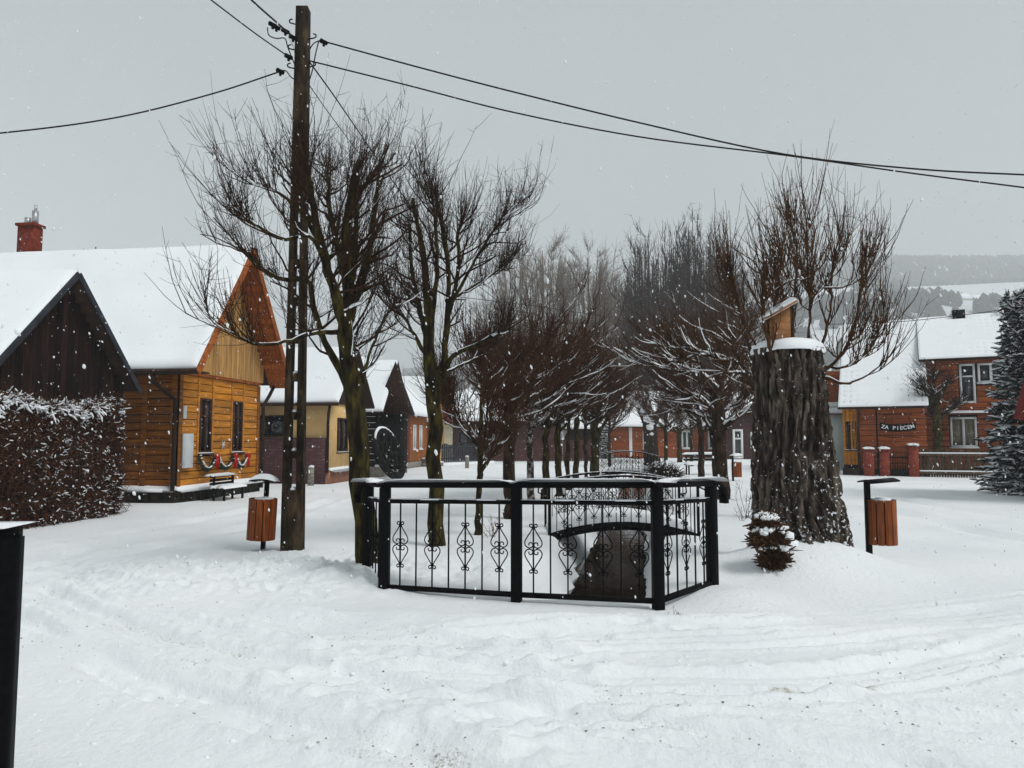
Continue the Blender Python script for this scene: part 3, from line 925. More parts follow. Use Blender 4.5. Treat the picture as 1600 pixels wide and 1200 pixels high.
# bench against the gable
b0 = F.p(1.25, 0.75, 0)
bench = thing('bench', 'dark slatted bench under snow in front of the ochre house', 'bench', b0)
B = Fr(b0[0] - F.U[0] * 0.75, b0[1] - F.U[1] * 0.75, *SD)
for k in range(3): B.cube('seat_slat', bench, 0, 1.5, -0.2 + 0.14 * k, -0.08 + 0.14 * k, 0.42, 0.455, M['plank_black'])
for k in range(3): B.cube('back_slat', bench, 0, 1.5, -0.28, -0.25, 0.55 + 0.13 * k, 0.64 + 0.13 * k, M['plank_black'])
for u in (0.15, 1.35):
    B.cube('leg', bench, u - 0.03, u + 0.03, -0.24, -0.18, -0.1, 0.9, M['iron'])
    B.cube('leg', bench, u - 0.03, u + 0.03, 0.12, 0.18, -0.1, 0.42, M['iron'])
snow_sheet('seat_snow', bench, B.p(0, 0.22, 0.457), B.p(1.5, 0.22, 0.457), B.p(0, -0.24, 0.457), B.p(1.5, -0.24, 0.457), 0.09, 8, 4, seed=9, mat_='snow')
snow_sheet('back_snow', bench, B.p(0, -0.22, 0.9), B.p(1.5, -0.22, 0.9), B.p(0, -0.30, 0.9), B.p(1.5, -0.30, 0.9), 0.05, 8, 2, seed=10, mat_='snow')
bench.scale = (0.8, 0.8, 0.72)

# ------------------------------------------------------------------ dark shed behind the hedge
F = Fr(-9.56, 12.95, *SD)
W, D = 4.2, 6.0
shed = thing('plank_shed', 'dark tarred plank shed with steep snowy roof behind the hedge', 'shed', F.p(W / 2, -D / 2, 0))
ze, zr, um = 2.78, 5.02, W / 2
prism(F, 0.15, W - 0.15, -D, 0, 0, 2.75, zr - 0.15).build('wall', M['plank_black'], shed)
clad(shed, F, 0.1, W - 0.1, 0.0, 5, M['plank_dark'], 0.17, n=0.035, vertical=True, top=lambda u: zr - 0.12 - abs(u - um) * (zr - ze) / um)
gable_roof(shed, F, -0.05, W + 0.05, -D, 0.35, ze - 0.05, zr, M['dark_trim'], 0.05, 0.09, 0.0, 60)
for side in (-1, 1):
    a = F.p(um, 0.36, zr - 0.02); e = F.p(um + side * (um + 0.08), 0.36, ze - 0.07)
    c = (a + e) / 2 + np.array([0, 0, -0.03])
    cube('verge_board', shed, c, (np.linalg.norm(e - a), 0.03, 0.12), F.ang, M['grey_dark'], ry=side * atan2(zr - ze, um))

# ------------------------------------------------------------------ cream house with maroon wall
F = Fr(-6.44, 26.0, *SD)
W, D = 3.1, 7.0
cream = thing('cream_house', 'cream rendered house with dark brown gable beyond the utility pole', 'house', F.p(W / 2, -D / 2, 0))
ze, zr, um = 2.85, 4.95, W / 2
prism(F, 0, W, -D, 0, 0.5, 2.9, zr - 0.15).build('wall', M['cream'], cream)
g = G(); F.box(g, -0.03, W + 0.03, -D, 0.05, -0.1, 0.5); g.build('plinth', M['salmon'], cream)
snow_sheet('plinth_snow', cream, F.p(0, 0.08, 0.5), F.p(W, 0.08, 0.5), F.p(0, 0, 0.53), F.p(W, 0, 0.53), 0.04, 8, 2, seed=3)
clad(cream, F, -0.05, W + 0.05, 2.85, 4.9, M['dark_trim'], 0.2, n=0.06, vertical=True, top=lambda u: zr - 0.15 - abs(u - um) * (zr - ze) / (um + 0.45))
gable_roof(cream, F, -0.45, W + 0.45, -D, 0.5, ze, zr, M['dark_trim'], 0.1, 0.12, 0.0, 70)
window(cream, F, 0.75, 1.75, 1.1, 2.35, M['window_wood'], M['glass'], 0.06, 2, 1, 0.07)
S = F.turn_left(0, 0, D)
pipe(cream, [S.p(0, 0.5, ze - 0.06), S.p(D + 0.5, 0.5, ze - 0.06)], 0.06, M['dark_trim'], 'gutter')
pipe(cream, [S.p(D + 0.2, 0.5, ze - 0.1), S.p(D + 0.1, 0.35, 2.5), S.p(D - 0.02, 0.08, 2.2), S.p(D - 0.02, 0.08, 0.4)], 0.05, M['dark_trim'])
# lower maroon brick facing with a dark glazed opening over it
g = G(); S.box(g, 0, D - 0.1, 0.0, 0.12, -0.1, 1.62); g.build('brick_facing', M['maroon_brick'], cream)
for u in (1.6, 3.2, 4.6, 5.6): S.cube('pilaster', cream, u, u + 0.25, 0.1, 0.16, -0.1, 1.63, M['maroon_brick'])
window(cream, S, 3.4, 5.35, 1.66, 2.42, M['dark_trim'], M['glass'], 0.05, 3, 1, 0.05, sill=False)

# ------------------------------------------------------------------ black hut with the steep pointed roof
F = Fr(-5.72, 31.0, *SD)
W, D = 3.7, 4.5
hut = thing('black_hut', 'black timber hut with a tall pointed shingle roof', 'house', F.p(W / 2, -D / 2, 0))
ze, zr, um = 2.75, 5.05, W / 2
prism(F, 0, W, -D, 0, 0.3, 2.75, zr - 0.12).build('wall', M['plank_black'], hut)
clad(hut, F, 0, W, 0.45, 2.8, M['plank_black'], 0.26, n=0.09, name='log')
clad(hut, F, 0.05, W - 0.05, 2.85, 5, M['plank_dark'], 0.22, n=0.08, vertical=True, top=lambda u: zr - 0.12 - abs(u - um) * (zr - ze) / (um + 0.3))
S = F.turn_left(0, 0, D)
clad(hut, S, 0, D, 0.45, 2.7, M['plank_black'], 0.26, n=0.09, name='log')
for k in range(8): S.cube('log_snow', hut, 0, D, 0.09, 0.115, 0.69 + 0.26 * k, 0.705 + 0.26 * k, M['snow'])
g = G(); F.box(g, -0.2, W + 0.2, -D, 0.3, -0.1, 0.42); g.build('stone_base', M['stone'], hut)
snow_sheet('base_snow', hut, F.p(-0.2, 0.32, 0.42), F.p(W + 0.2, 0.32, 0.42), F.p(-0.2, 0.02, 0.45), F.p(W + 0.2, 0.02, 0.45), 0.08, 8, 3, seed=5)
gable_roof(hut, F, -0.3, W + 0.3, -D, 0.4, ze, zr, M['dark_trim'], 0.12, 0.1, 0.0, 80)
# a tall pointed canopy in front of it
c0 = F.p(0.9, 0.55, 0)
g = G()
for s in ((-0.62, -0.5), (0.62, -0.5), (0.62, 0.5), (-0.62, 0.5)): pass
q = [F.p(0.9 + a * 0.78, 0.55 + b * 0.7, 2.62) for a, b in ((-1, -1), (1, -1), (1, 1), (-1, 1))] + [F.p(0.9, 0.55, 4.95)]
g.add(q, np.array([[0, 1, 4], [1, 2, 4], [2, 3, 4], [3, 0, 4]]), np.array([[3, 2, 1, 0]]))
g.build('spire_roof', M['plank_dark'], hut)
F.cube('porch_wall', hut, 0.32, 1.48, 0.08, 0.95, 0.3, 2.62, M['plank_black'])

# leaning wheel
wc = P(608, 706, 29.6)
wheel = thing('wooden_wheel', 'large black wooden wheel with snow on its rim leaning near the hut', 'wheel', (wc[0], wc[1], 0))
th = np.linspace(0, 2 * pi, 33)
ax1 = np.array([-0.36, 0.1, 0.92]); ax1 /= np.linalg.norm(ax1)
ax2 = np.array([0.26, 0.95, 0.07]); ax2 -= ax1 * (ax1 @ ax2); ax2 /= np.linalg.norm(ax2)
wn = np.cross(ax1, ax2)
wcen = np.array([wc[0], wc[1], 1.0])
ring = lambda r, off: np.array([wcen + (ax1 * cos(a) + ax2 * sin(a)) * r + wn * off for a in th])
G().tubes(ring(0.98, 0), np.full(33, 0.15), 8).build('rim', M['plank_black'], wheel, True)
G().tubes(ring(0.52, 0), np.full(33, 0.06), 8).build('inner_ring', M['plank_black'], wheel, True)
for k in range(8):
    a = k * pi / 4
    d = ax1 * cos(a) + ax2 * sin(a)
    G().tubes([wcen, wcen + d * 0.92], [0.05, 0.05], 6, True).build('spoke', M['plank_black'], wheel)
G().tubes([wcen - wn * 0.12, wcen + wn * 0.12], [0.14, 0.14], 12, True).build('hub', M['plank_black'], wheel, True)
g = G(); tt = np.linspace(-1.15, 1.15, 20)
sgn = 1 if wn[1] < 0 else -1
g.tubes(np.array([wcen + (ax1 * cos(a) + ax2 * sin(a)) * 1.04 + wn * 0.05 * sgn + (0, 0, 0.04) for a in tt]), 0.075 * np.cos(tt * 0.9), 6)
g.tubes(np.array([wcen + (ax1 * cos(a) + ax2 * sin(a)) * 0.44 + wn * 0.05 * sgn + (0, 0, -0.5) for a in tt]), 0.11 * np.cos(tt * 0.9), 6)
g.build('wheel_snow', M['snow'], wheel, True)

# ------------------------------------------------------------------ brown board house with white curtained windows
F = Fr(-6.0, 36.0, *SD)
W, D = 7.4, 5.0
bh = thing('board_house', 'orange brown board house with two tall white curtained windows', 'house', F.p(W / 2, -D / 2, 0))
prism(F, 0, W, -D, 0, 0.3, 2.85, 5.3, 'U').build('wall', M['joint'], bh)
clad(bh, F, 0.02, W, 0.35, 2.9, M['plank_orange'], 0.24, [(4.35, 4.95, 1.0, 2.35), (5.7, 6.3, 1.0, 2.35)], n=0.05, vertical=True)
S = F.turn_left(0, 0, D)
clad(bh, S, 0, D, 0.35, 2.8, M['plank_orange'], 0.24, n=0.05, vertical=True)
F.cube('post', bh, 2.6, 3.5, 0.05, 0.1, 0.3, 2.9, M['red_trim'])
window(bh, F, 4.35, 4.95, 1.0, 2.35, M['window_white'], M['curtain_white'], 0.07, 1, 1, 0.09)
window(bh, F, 5.7, 6.3, 1.0, 2.35, M['window_white'], M['curtain_white'], 0.07, 1, 1, 0.09)
g = G(); F.box(g, -0.1, W, -D, 0.12, -0.1, 0.33); g.build('stone_base', M['stone'], bh)
gable_roof(bh, F, -0.4, W + 0.3, -D - 0.4, 0.45, 2.85, 5.9, M['dark_trim'], 0.1, 0.13, 0.012, 90, ridge='U')
st_ = F.p(6.4, 0.9, 0)
bn = thing('stone_steps', 'snow covered steps below the board house windows', 'steps', st_)
F.cube('step', bn, 6.0, 7.2, 0.14, 1.1, -0.05, 0.2, M['stone']); F.cube('step', bn, 6.0, 7.2, 0.14, 0.7, 0.2, 0.42, M['stone'])
F.cube('step_snow', bn, 5.98, 7.22, 0.7, 1.12, 0.2, 0.28, M['snow']); F.cube('step_snow', bn, 5.98, 7.22, 0.13, 0.72, 0.42, 0.5, M['snow'])

# gabled house with red verge
F = Fr(-5.05, 44.6, *SD)
W, D = 4.2, 7.0
rg = thing('red_verge_house', 'tan plank gable house with red roof verge behind the second tree', 'house', F.p(W / 2, -D / 2, 0))
zr, ze, um = 5.5, 2.8, W / 2
prism(F, 0, W, -D, 0, 0, 2.8, zr - 0.2).build('wall', M['plank_orange'], rg)
clad(rg, F, 0.02, W, 0.1, 5.4, M['plank_tan'], 0.24, n=0.05, vertical=True, top=lambda u: zr - 0.15 - abs(u - um) * (zr - ze) / um)
window(rg, F, 1.5, 2.6, 1.0, 2.2, M['window_white'], M['glass'], 0.08, 2)
gable_roof(rg, F, -0.3, W + 0.3, -D, 0.5, ze - 0.2, zr, M['red_trim'], 0.14, 0.12, 0, 95)

# low cream and maroon houses further along
F = Fr(-5.9, 55.0, 0.992, -0.127)
W, D = 9.0, 6.0
lm = thing('maroon_house', 'low maroon house with a cream end and dark window further along the street', 'house', F.p(W / 2, -D / 2, 0))
prism(F, 0, W, -D, 0, 0, 2.9, 5.0, 'U').build('wall', M['maroon'], lm)
F.cube('end_wall', lm, -0.02, 1.5, -0.5, 0.04, 0, 2.85, M['pale_cream'])
window(lm, F, 1.9, 3.6, 1.0, 2.2, M['grey_dark'], M['glass'], 0.08, 2, 1, 0.1)
window(lm, F, 5.2, 6.4, 1.0, 2.2, M['grey_dark'], M['glass'], 0.08, 2, 1, 0.1)
gable_roof(lm, F, -0.4, W + 0.4, -D - 0.4, 0.5, 2.9, 5.3, M['red_trim'], 0.14, 0.14, 0, 99, ridge='U')
F = Fr(4.6, 60.0, 0.992, -0.05)
W, D = 3.2, 5.0
sm = thing('timber_outbuilding', 'dark timber outbuilding behind the row of trees', 'outbuilding', F.p(W / 2, -D / 2, 0))
prism(F, 0, W, -D, 0, 0, 2.4, 3.9, 'U').build('wall', M['maroon'], sm)
clad(sm, F, 0, W, 0, 2.4, M['plank_dark'], 0.3, n=0.05, vertical=True)
gable_roof(sm, F, -0.3, W + 0.3, -D, 0.4, 2.4, 4.0, M['dark_trim'], 0.12, 0.13, 0, 105, ridge='U')

# dark slat fence on the left side of the street
F = Fr(GX(690, 44.0), 44.0, 0.75, 1.0)
W = 4.6
df = thing('slat_fence', 'dark slate grey slat fence along the left side of the street', 'fence', F.p(W / 2, 0, 0))
for k in range(24): F.cube('slat', df, k * 0.19, k * 0.19 + 0.14, 0, 0.03, 0.15, 1.25 + 0.05 * sin(k * 1.3), M['grey_dark'])
for z in (0.35, 1.0): F.cube('rail', df, 0, W, -0.05, -0.003, z, z + 0.08, M['grey_dark'])
F.cube('base_snow', df, -0.1, W + 0.1, -0.2, 0.3, -0.1, 0.16, M['snow'])
# brown board fence closing the view behind the trees
F = Fr(GX(752, 50), 50.0, 1.0, 0.12)
W = 7.6
bf = thing('board_fence', 'brown board fence behind the left row of trees', 'fence', F.p(W / 2, 0, 0))
for k in range(38): F.cube('board', bf, k * 0.2, k * 0.2 + 0.185, 0, 0.03, 0.05, 1.5, M['maroon'])
for z in (0.4, 1.2): F.cube('rail', bf, 0, W, -0.05, -0.003, z, z + 0.08, M['maroon'])

# stone marker posts
for k, (px, Y, h, lab) in enumerate([(487, 25.2, 0.62, 'short grey stone post in front of the maroon brick facing'),
                                     (730, 40.0, 0.62, 'short pale stone post near the dark slat fence')]):
    x = GX(px, Y)
    sp_ = thing('stone_post', lab, 'post', (x, Y, 0), 'stone posts')
    G().tubes([(x, Y, -0.1), (x, Y, h - 0.05), (x, Y, h)], [0.11, 0.105, 0.08], 12, True).build('shaft', M['stone'], sp_, True)
    G().blobs([(x, Y, h + 0.01)], [0.11], 0.6, k).build('snow_cap', M['snow'], sp_, True)

# ------------------------------------------------------------------ far red brown building closing the street
F = Fr(7.6, 61.0, 1.0, 0.0)
W, D = 13.6, 7.0
fb = thing('red_brown_building', 'low red brown building with white window frames closing the street', 'house', F.p(W / 2, -D / 2, 0))
prism(F, 0, W, -D, 0, 0, 2.65, 5.2, 'U').build('wall', M['plank_red'], fb)
wn_ = [(3.2, 4.1), (6.4, 7.3), (8.6, 9.4)]
clad(fb, F, 0, W, 0.1, 2.6, M['plank_red'], 0.42, [(a - 0.05, b + 0.05, 0.7, 2.3) for a, b in wn_], n=0.05, cuts=(4.6, 9.9))
for a, b in wn_: window(fb, F, a, b, 0.75, 2.25, M['window_white'], M['glass'], 0.1, 2, 1, 0.13)
for u in (2.05, 12.9): F.cube('corner_post', fb, u, u + 0.26, 0.05, 0.14, 0.1, 2.6, M['window_white'])
gable_roof(fb, F, -0.5, W + 0.5, -D - 0.5, 0.6, 2.6, 5.6, M['dark_trim'], 0.14, 0.15, 0, 110, ridge='U')
# porch with white door frame on the right
x0 = GX(1136, 57.0)
F = Fr(x0, 57.0, 1.0, 0.0)
W, D = 3.4, 3.5
po = thing('porch_house', 'small maroon gabled house front with white framed glass door', 'house', F.p(W / 2, -D / 2, 0))
prism(F, 0, W, -D, 0, 0, 2.75, 3.9).build('wall', M['maroon'], po)
gable_roof(po, F, -0.3, W + 0.3, -D, 0.5, 2.7, 4.15, M['dark_trim'], 0.12, 0.16, 0, 120)
window(po, F, 0.42, 1.2, 0.05, 2.3, M['window_white'], M['glass'], 0.1, 1, 2, 0.16, sill=False, name='door')
window(po, F, 1.8, 2.9, 0.9, 2.1, M['window_white'], M['glass'], 0.1, 2, 1, 0.14)

# ------------------------------------------------------------------ brick red house on the right with the hung sign
F = Fr(15.1, 32.2, 0.88, -0.47)
W, D = 2.62, 8.5
rh = thing('sign_house', 'brick red timber house on the right with low sign wing and taller set back block', 'house', F.p(3.0, -D / 2, 0))
ze, zr = 2.95, 7.25
prism(F, -0.62, W, -D, -0.3, 0.1, 2.9, zr - 0.3, 'U').build('wall', M['joint'], rh)
g = G(); F.box(g, 0, W, -0.5, 0, 0.1, 2.9); g.build('wall', M['joint'], rh)
clad(rh, F, 0.02, W, 0.3, 2.9, M['plank_red'], 0.24, n=0.045, cuts=(1.35,))
F.cube('corner_board', rh, -0.03, 0.12, 0.046, 0.08, 0.3, 2.9, M['plank_red'])
g = G(); F.box(g, -0.65, W, -D, 0.1, -0.1, 0.3); g.build('plinth', M['plinth'], rh)
# recessed ochre board bay at the left end with two narrow windows
S = Fr(*F.p(-0.62, -0.3, 0)[:2], 0.88, -0.47)
clad(rh, S, 0.0, 0.62, 0.45, 2.9, M['plank_ochre'], 0.15, [(0.12, 0.25, 1.1, 2.35), (0.40, 0.53, 1.1, 2.35)], n=0.045, vertical=True)
window(rh, S, 0.11, 0.26, 1.1, 2.35, M['window_wood'], M['glass'], 0.06, 1, 1, 0.03)
window(rh, S, 0.39, 0.54, 1.1, 2.35, M['window_wood'], M['glass'], 0.06, 1, 1, 0.03)
pipe(rh, [F.p(0.1, 0.5, 2.85), F.p(0.05, 0.2, 2.4), F.p(0.02, 0.12, 2.1), F.p(0.02, 0.12, 0)], 0.06, M['dark_trim'])


# snow over ribbed sheet roofing: rows and columns of dents show through
def tile_snow(name, parent, p00, p10, p01, p11, seed):
    p00, p10, p01, p11 = [np.array(v, float) for v in (p00, p10, p01, p11)]
    la = np.linalg.norm(p10 - p00); lb = np.linalg.norm(p01 - p00)
    na, nb = int(la / 0.055), int(lb / 0.055)
    fa, fb_ = np.meshgrid(np.linspace(0, 1, na), np.linspace(0, 1, nb), indexing='ij')
    V = p00 * ((1 - fa) * (1 - fb_))[..., None] + p10 * (fa * (1 - fb_))[..., None] + p01 * ((1 - fa) * fb_)[..., None] + p11 * (fa * fb_)[..., None]
    nrm = np.cross(p10 - p00, p01 - p00); nrm /= np.linalg.norm(nrm)
    if nrm[2] < 0: nrm = -nrm
    dent = np.maximum(0, np.cos(fa * la / 0.25 * 2 * pi)) ** 3 * np.maximum(0, np.cos(fb_ * lb / 0.35 * 2 * pi)) ** 4
    keep = np.clip(0.6 + 2.4 * fbm(fa * la * 0.5, fb_ * lb * 0.5, seed, 2) + 0.4 * (0.5 - fb_), 0, 1)
    h = 0.045 - 0.15 * dent * keep + 0.012 * fbm(fa * la * 2, fb_ * lb * 2, seed + 1, 2)
    ed = np.minimum(np.minimum(fa, 1 - fa) * la, fb_ * lb)
    h = np.where(ed < 0.01, -0.02, h)
    g = G(); g.grid(V + nrm * h[..., None])
    return g.build(name, M['snow_roof'], parent, True)


def roof_pair(name, u0, u1, nf, nr, nb, ze_, zr_, seed):
    g = G()
    q = (F.p(u0, nf, ze_), F.p(u1, nf, ze_), F.p(u0, nr, zr_), F.p(u1, nr, zr_)); q2 = (F.p(u1, nb, ze_), F.p(u0, nb, ze_), F.p(u1, nr, zr_), F.p(u0, nr, zr_))
    slab(g, *q, 0.12); slab(g, *q2, 0.12)
    r_ = g.build(name, M['dark_trim'], rh)
    tile_snow('roof_snow', r_, *q, seed); snow_sheet('roof_snow', r_, *q2, 0.07, seed=seed)
    return r_


roof_pair('roof', -0.75, W + 0.12, 0.5, -D / 2, -D - 0.5, ze, zr, 141)
# taller block set back from the wing
FD = Fr(*F.p(0, -1.8, 0)[:2], 0.88, -0.47)
u0, u1, bd = W - 0.12, 8.4, 5.0
prism(FD, u0, u1, -bd, 0, 0.1, 5.1, zr - 0.25, 'U').build('wall', M['joint'], rh)
lw = (3.55, 4.54, 1.22, 2.52)
uw = [(3.98, 4.56, 3.12, 4.82), (4.66, 5.62, 3.98, 4.82)]
clad(rh, FD, u0, u1, 0.3, 5.05, M['plank_red'], 0.235, [(a - 0.04, b + 0.04, c - 0.05, d + 0.04) for a, b, c, d in uw + [lw]], n=0.045, cuts=(3.3, 6.2))
window(rh, FD, *lw, M['window_white'], M['glass_warm'], 0.09, 2, 1, 0.085)
window(rh, FD, *uw[0], M['window_white'], M['glass'], 0.09, 1, 2, 0.085, sill=False, name='balcony_door')
window(rh, FD, *uw[1], M['window_white'], M['glass'], 0.09, 2, 1, 0.085)
FD.cube('ledge', rh, u0 + 0.9, u1, 0.05, 0.32, 2.62, 2.72, M['red_trim'])
snow_sheet('ledge_snow', rh, FD.p(u0 + 0.9, 0.33, 2.72), FD.p(u1, 0.33, 2.72), FD.p(u0 + 0.9, 0.05, 2.74), FD.p(u1, 0.05, 2.74), 0.06, 10, 3, seed=6)
roof_pair('roof', u0 - 0.05, u1 + 0.4, -1.3, -1.8 - bd / 2, -1.8 - bd - 0.5, 5.05, zr + 0.05, 151)
# chimneys on the ridge
for u, w, h in ((4.2, 0.5, 0.1), (6.3, 0.75, 0.36)):
    c = F.p(u, -1.8 - bd / 2, zr + h / 2)
    g = G(); g.box(c, (w, 0.6, h + 0.4), F.ang); cc = g.build('chimney', M['chimney'] if u > 5 else M['iron'], rh)
    if u > 5:
        g = G(); g.box(c + (0.12, 0, h / 2 + 0.25), (w * 0.6, 0.6, 0.1), F.ang); g.build('chimney_snow', M['snow'], cc)

# hung sign
sg = F.p(1.55, 0.25, 2.1)
sign = thing('hanging_sign', 'black arched sign with white lettering hung on the brick red house', 'sign', sg)
g = G(); n_ = 17
aa = np.linspace(-0.68, 0.68, n_)
arc = lambda s: 0.10 * (1 - (s / 0.68) ** 2) * -1
top = np.array([[F.p(1.55 + s, 0.27, 2.13 + arc(s) + 0.15), F.p(1.55 + s, 0.27, 2.13 + arc(s) - 0.15), F.p(1.55 + s, 0.22, 2.13 + arc(s) - 0.15), F.p(1.55 + s, 0.22, 2.13 + arc(s) + 0.15)] for s in aa])
g.grid(top, closed=True); g.build('sign_board', M['iron'], sign)
txt = 'ZA PIECEM'
wid = 1.24
for i, chh in enumerate(txt):
    if chh == ' ': continue
    s = -wid / 2 + wid * (i + 0.5) / len(txt)
    cu = bpy.data.curves.new('letter', 'FONT'); cu.body = chh; cu.size = 0.215; cu.align_x = 'CENTER'; cu.align_y = 'CENTER'; cu.extrude = 0.004; cu.offset = 0.004
    tmp = bpy.data.objects.new('letter_tmp', cu); COL.objects.link(tmp)
    dg = bpy.context.evaluated_depsgraph_get()
    me = bpy.data.meshes.new_from_object(tmp.evaluated_get(dg))
    bpy.data.objects.remove(tmp); bpy.data.curves.remove(cu)
    me.materials.clear(); me.materials.append(M['letter'])
    o = bpy.data.objects.new('letter', me); COL.objects.link(o); o.parent = sign
    o.location = [float(v) for v in (F.p(1.55 + s, 0.282, 2.13 + arc(s)) - sg)]
    slope = 0.20 * s / 0.68 / 0.68
    o.rotation_euler = (pi / 2, -slope, F.ang)
g = G()
for s in (-0.5, 0.5):
    g.tubes([F.p(1.55 + s, 0.245, 2.2), F.p(1.55 + s * 0.8, 0.245, 2.62)], [0.012, 0.012], 5)
g.tubes([F.p(1.0, 0.06, 2.62), F.p(1.0, 0.245, 2.62), F.p(2.1, 0.245, 2.62), F.p(2.1, 0.06, 2.62)], [0.018] * 4, 6)
g.tubes([F.p(0.75, 0.2, 2.85), F.p(0.75, 0.2, 0.0)], [0.03, 0.03], 6)
g.tubes([F.p(0.75, 0.2, 1.78), F.p(1.3, 0.2, 1.62), F.p(2.0, 0.2, 1.7), F.p(2.4, 0.2, 1.6)], [0.016] * 4, 6)
g.build('bracket', M['iron'], sign)

# fence with brick pillars in front of it
F = Fr(GX(1346, 31.6), 31.6, 1.0, -0.31)
for k, (u, h) in enumerate([(0.25, 1.12), (0.85, 1.12), (1.95, 1.28)]):
    c = F.p(u, 0, 0)
    pl = thing('brick_pillar', ['red brick gate pillar nearest the ochre side wall', 'middle red brick pillar left of the iron gate', 'tallest red brick pillar between gate and picket fence'][k], 'pillar', c, 'brick pillars')
    g = G(); g.box(c + (0, 0, h / 2 - 0.05), (0.36, 0.36, h + 0.1), F.ang); sh = g.build('shaft', M['brick_red'], pl)
    g = G(); g.box(c + (0, 0, h + 0.03), (0.44, 0.44, 0.06), F.ang); g.build('coping', M['brick_red'], pl)
    snow_sheet('snow_cap', pl, c + F.U * -0.22 + F.N * 0.22 + (0, 0, h + 0.06), c + F.U * 0.22 + F.N * 0.22 + (0, 0, h + 0.06),
               c + F.U * -0.22 - F.N * 0.22 + (0, 0, h + 0.06), c + F.U * 0.22 - F.N * 0.22 + (0, 0, h + 0.06), 0.08, 4, 4, seed=k, mat_='snow')
gt = thing('iron_gate', 'low black iron gate between two red brick pillars', 'gate', F.p(1.4, 0, 0))
for k in range(8): F.cube('bar', gt, 1.07 + k * 0.095, 1.09 + k * 0.095, -0.01, 0.01, 0.1, 1.0 - 0.12 * sin(pi * k / 7), M['iron'])
for z in (0.2, 0.78): F.cube('rail', gt, 1.04, 1.76, -0.015, 0.015, z, z + 0.035, M['iron'])
pf = thing('picket_fence', 'brown wooden picket fence with snow along its rails', 'fence', F.p(4.0, 0, 0))
M['picket'] = mat('weathered brown picket', (0.05, 0.032, 0.02), (0.12, 0.08, 0.05), 9, 0.9, rnd=0.4, stretch=(3, 3, 0.3))
for k in range(52): F.cube('picket', pf, 2.2 + k * 0.098, 2.2 + k * 0.098 + 0.068, 0.03, 0.055, -0.05, 1.13 + 0.03 * (k % 3 == 0), M['picket'])
for z in (0.14, 0.88):
    F.cube('rail', pf, 2.16, 7.3, 0.058, 0.13, z, z + 0.09, M['picket'])
    F.cube('rail_snow', pf, 2.16, 7.3, 0.056, 0.14, z + 0.09, z + 0.14, M['snow'])

# pale green house end between stump and sign house
F = Fr(GX(1286, 37.5), 37.5, 1.0, -0.1)
W, D = 1.9, 6.0
gh = thing('pale_green_house', 'pale green rendered house end between the stump and the brick red house', 'house', F.p(W / 2, -D / 2, 0))
prism(F, 0, W, -D, 0, 0, 3.2, 3.9, 'U').build('wall', M['pale_green'], gh)
gable_roof(gh, F, -0.2, W + 0.2, -D, 0.3, 2.9, 4.3, M['red_trim'], 0.12, 0.1, 0, 150, ridge='U')
F.cube('gable_panel', gh, 0.1, W - 0.2, -1.2, -0.8, 3.2, 5.1, M['plank_red'])

# steep dark red roof at the right edge
F = Fr(P(1583, 645, 18.6)[0], 18.6, 0.78, -0.62)
W, D = 3.0, 4.0
kr = thing('red_roof_hut', 'dark red steep hut roof edge at the right border beside the spruce', 'hut', F.p(W / 2, -D / 2, 0))
prism(F, 0.3, W - 0.3, -D, -0.4, 0, 2.3, 6.6).build('wall', M['plank_black'], kr)
gable_roof(kr, F, 0, W, -D, 0.1, 2.1, 7.8, M['red_trim'], 0.2, 0.06, 0, 160, snow_sides=(0, 0))

# ------------------------------------------------------------------ iron railings
def beam(g, p0, p1, w, h):
    p0 = np.array(p0, float); p1 = np.array(p1, float)
    d = p1 - p0; d /= np.linalg.norm(d)
    s = np.cross(d, (0, 0, 1)); s /= np.linalg.norm(s) + 1e-9
    u = np.cross(s, d)
    V = [p + s * a * w / 2 + u * b * h / 2 for p in (p0, p1) for b in (-1, 1) for a in (-1, 1)]
    g.add(V, BOXF)
    return g


def scroll_mesh():
    """wrought iron ornament: two mirrored heart scrolls, half height 1, half width 0.38"""
    g = G()
    def curl(cx, cz, r, a0, a1, n=9):
        k = np.linspace(0, 1, n); a = a0 + (a1 - a0) * k; rr = r * (1 - 0.55 * k)
        return np.stack([cx + rr * np.cos(a), 0 * a, cz + rr * np.sin(a)], -1)
    for sx in (-1, 1):
        for sz in (-1, 1):
            p = [(0.02, 0.90), (0.10, 0.72), (0.26, 0.48), (0.36, 0.30), (0.36, 0.16), (0.28, 0.06), (0.17, 0.02)]
            p = np.array([(a, 0, b) for a, b in p])
            p, _ = spline(p, np.ones(len(p)), 16)
            t_ = np.vstack([curl(0.10, 0.955, 0.09, -pi * 0.8, pi * 1.0)[::-1], p])
            b_ = curl(0.13, 0.16, 0.13, -pi * 0.45, -pi * 2.2)
            t_ = np.vstack([t_, b_[1:]])
            t_[:, 0] *= sx; t_[:, 2] *= sz
            g.tubes(t_, np.full(len(t_), 0.026), 4)
    g.tubes([(-0.03, 0, 0.0), (0.03, 0, 0.0)], [0.06, 0.06], 5, True)
    for z in (0.9, -0.9): g.tubes([(0, 0, z - 0.05), (0, 0, z + 0.05)], [0.05, 0.05], 5, True)
    me = nmesh('scroll', np.concatenate(g.V), [np.concatenate([f for f in g.F if f.shape[1] == k]) for k in (4, 5)])
    me.materials.append(M['iron'])
    return me


SCROLL = scroll_mesh()


def put_scroll(parent, c, ang, h):
    o = bpy.data.objects.new('scroll', SCROLL); COL.objects.link(o); o.parent = parent
    o.location = [float(v) for v in (np.array(c) - wloc(parent))]
    o.rotation_euler = (0, 0, ang); o.scale = (h, h, h)
    return o


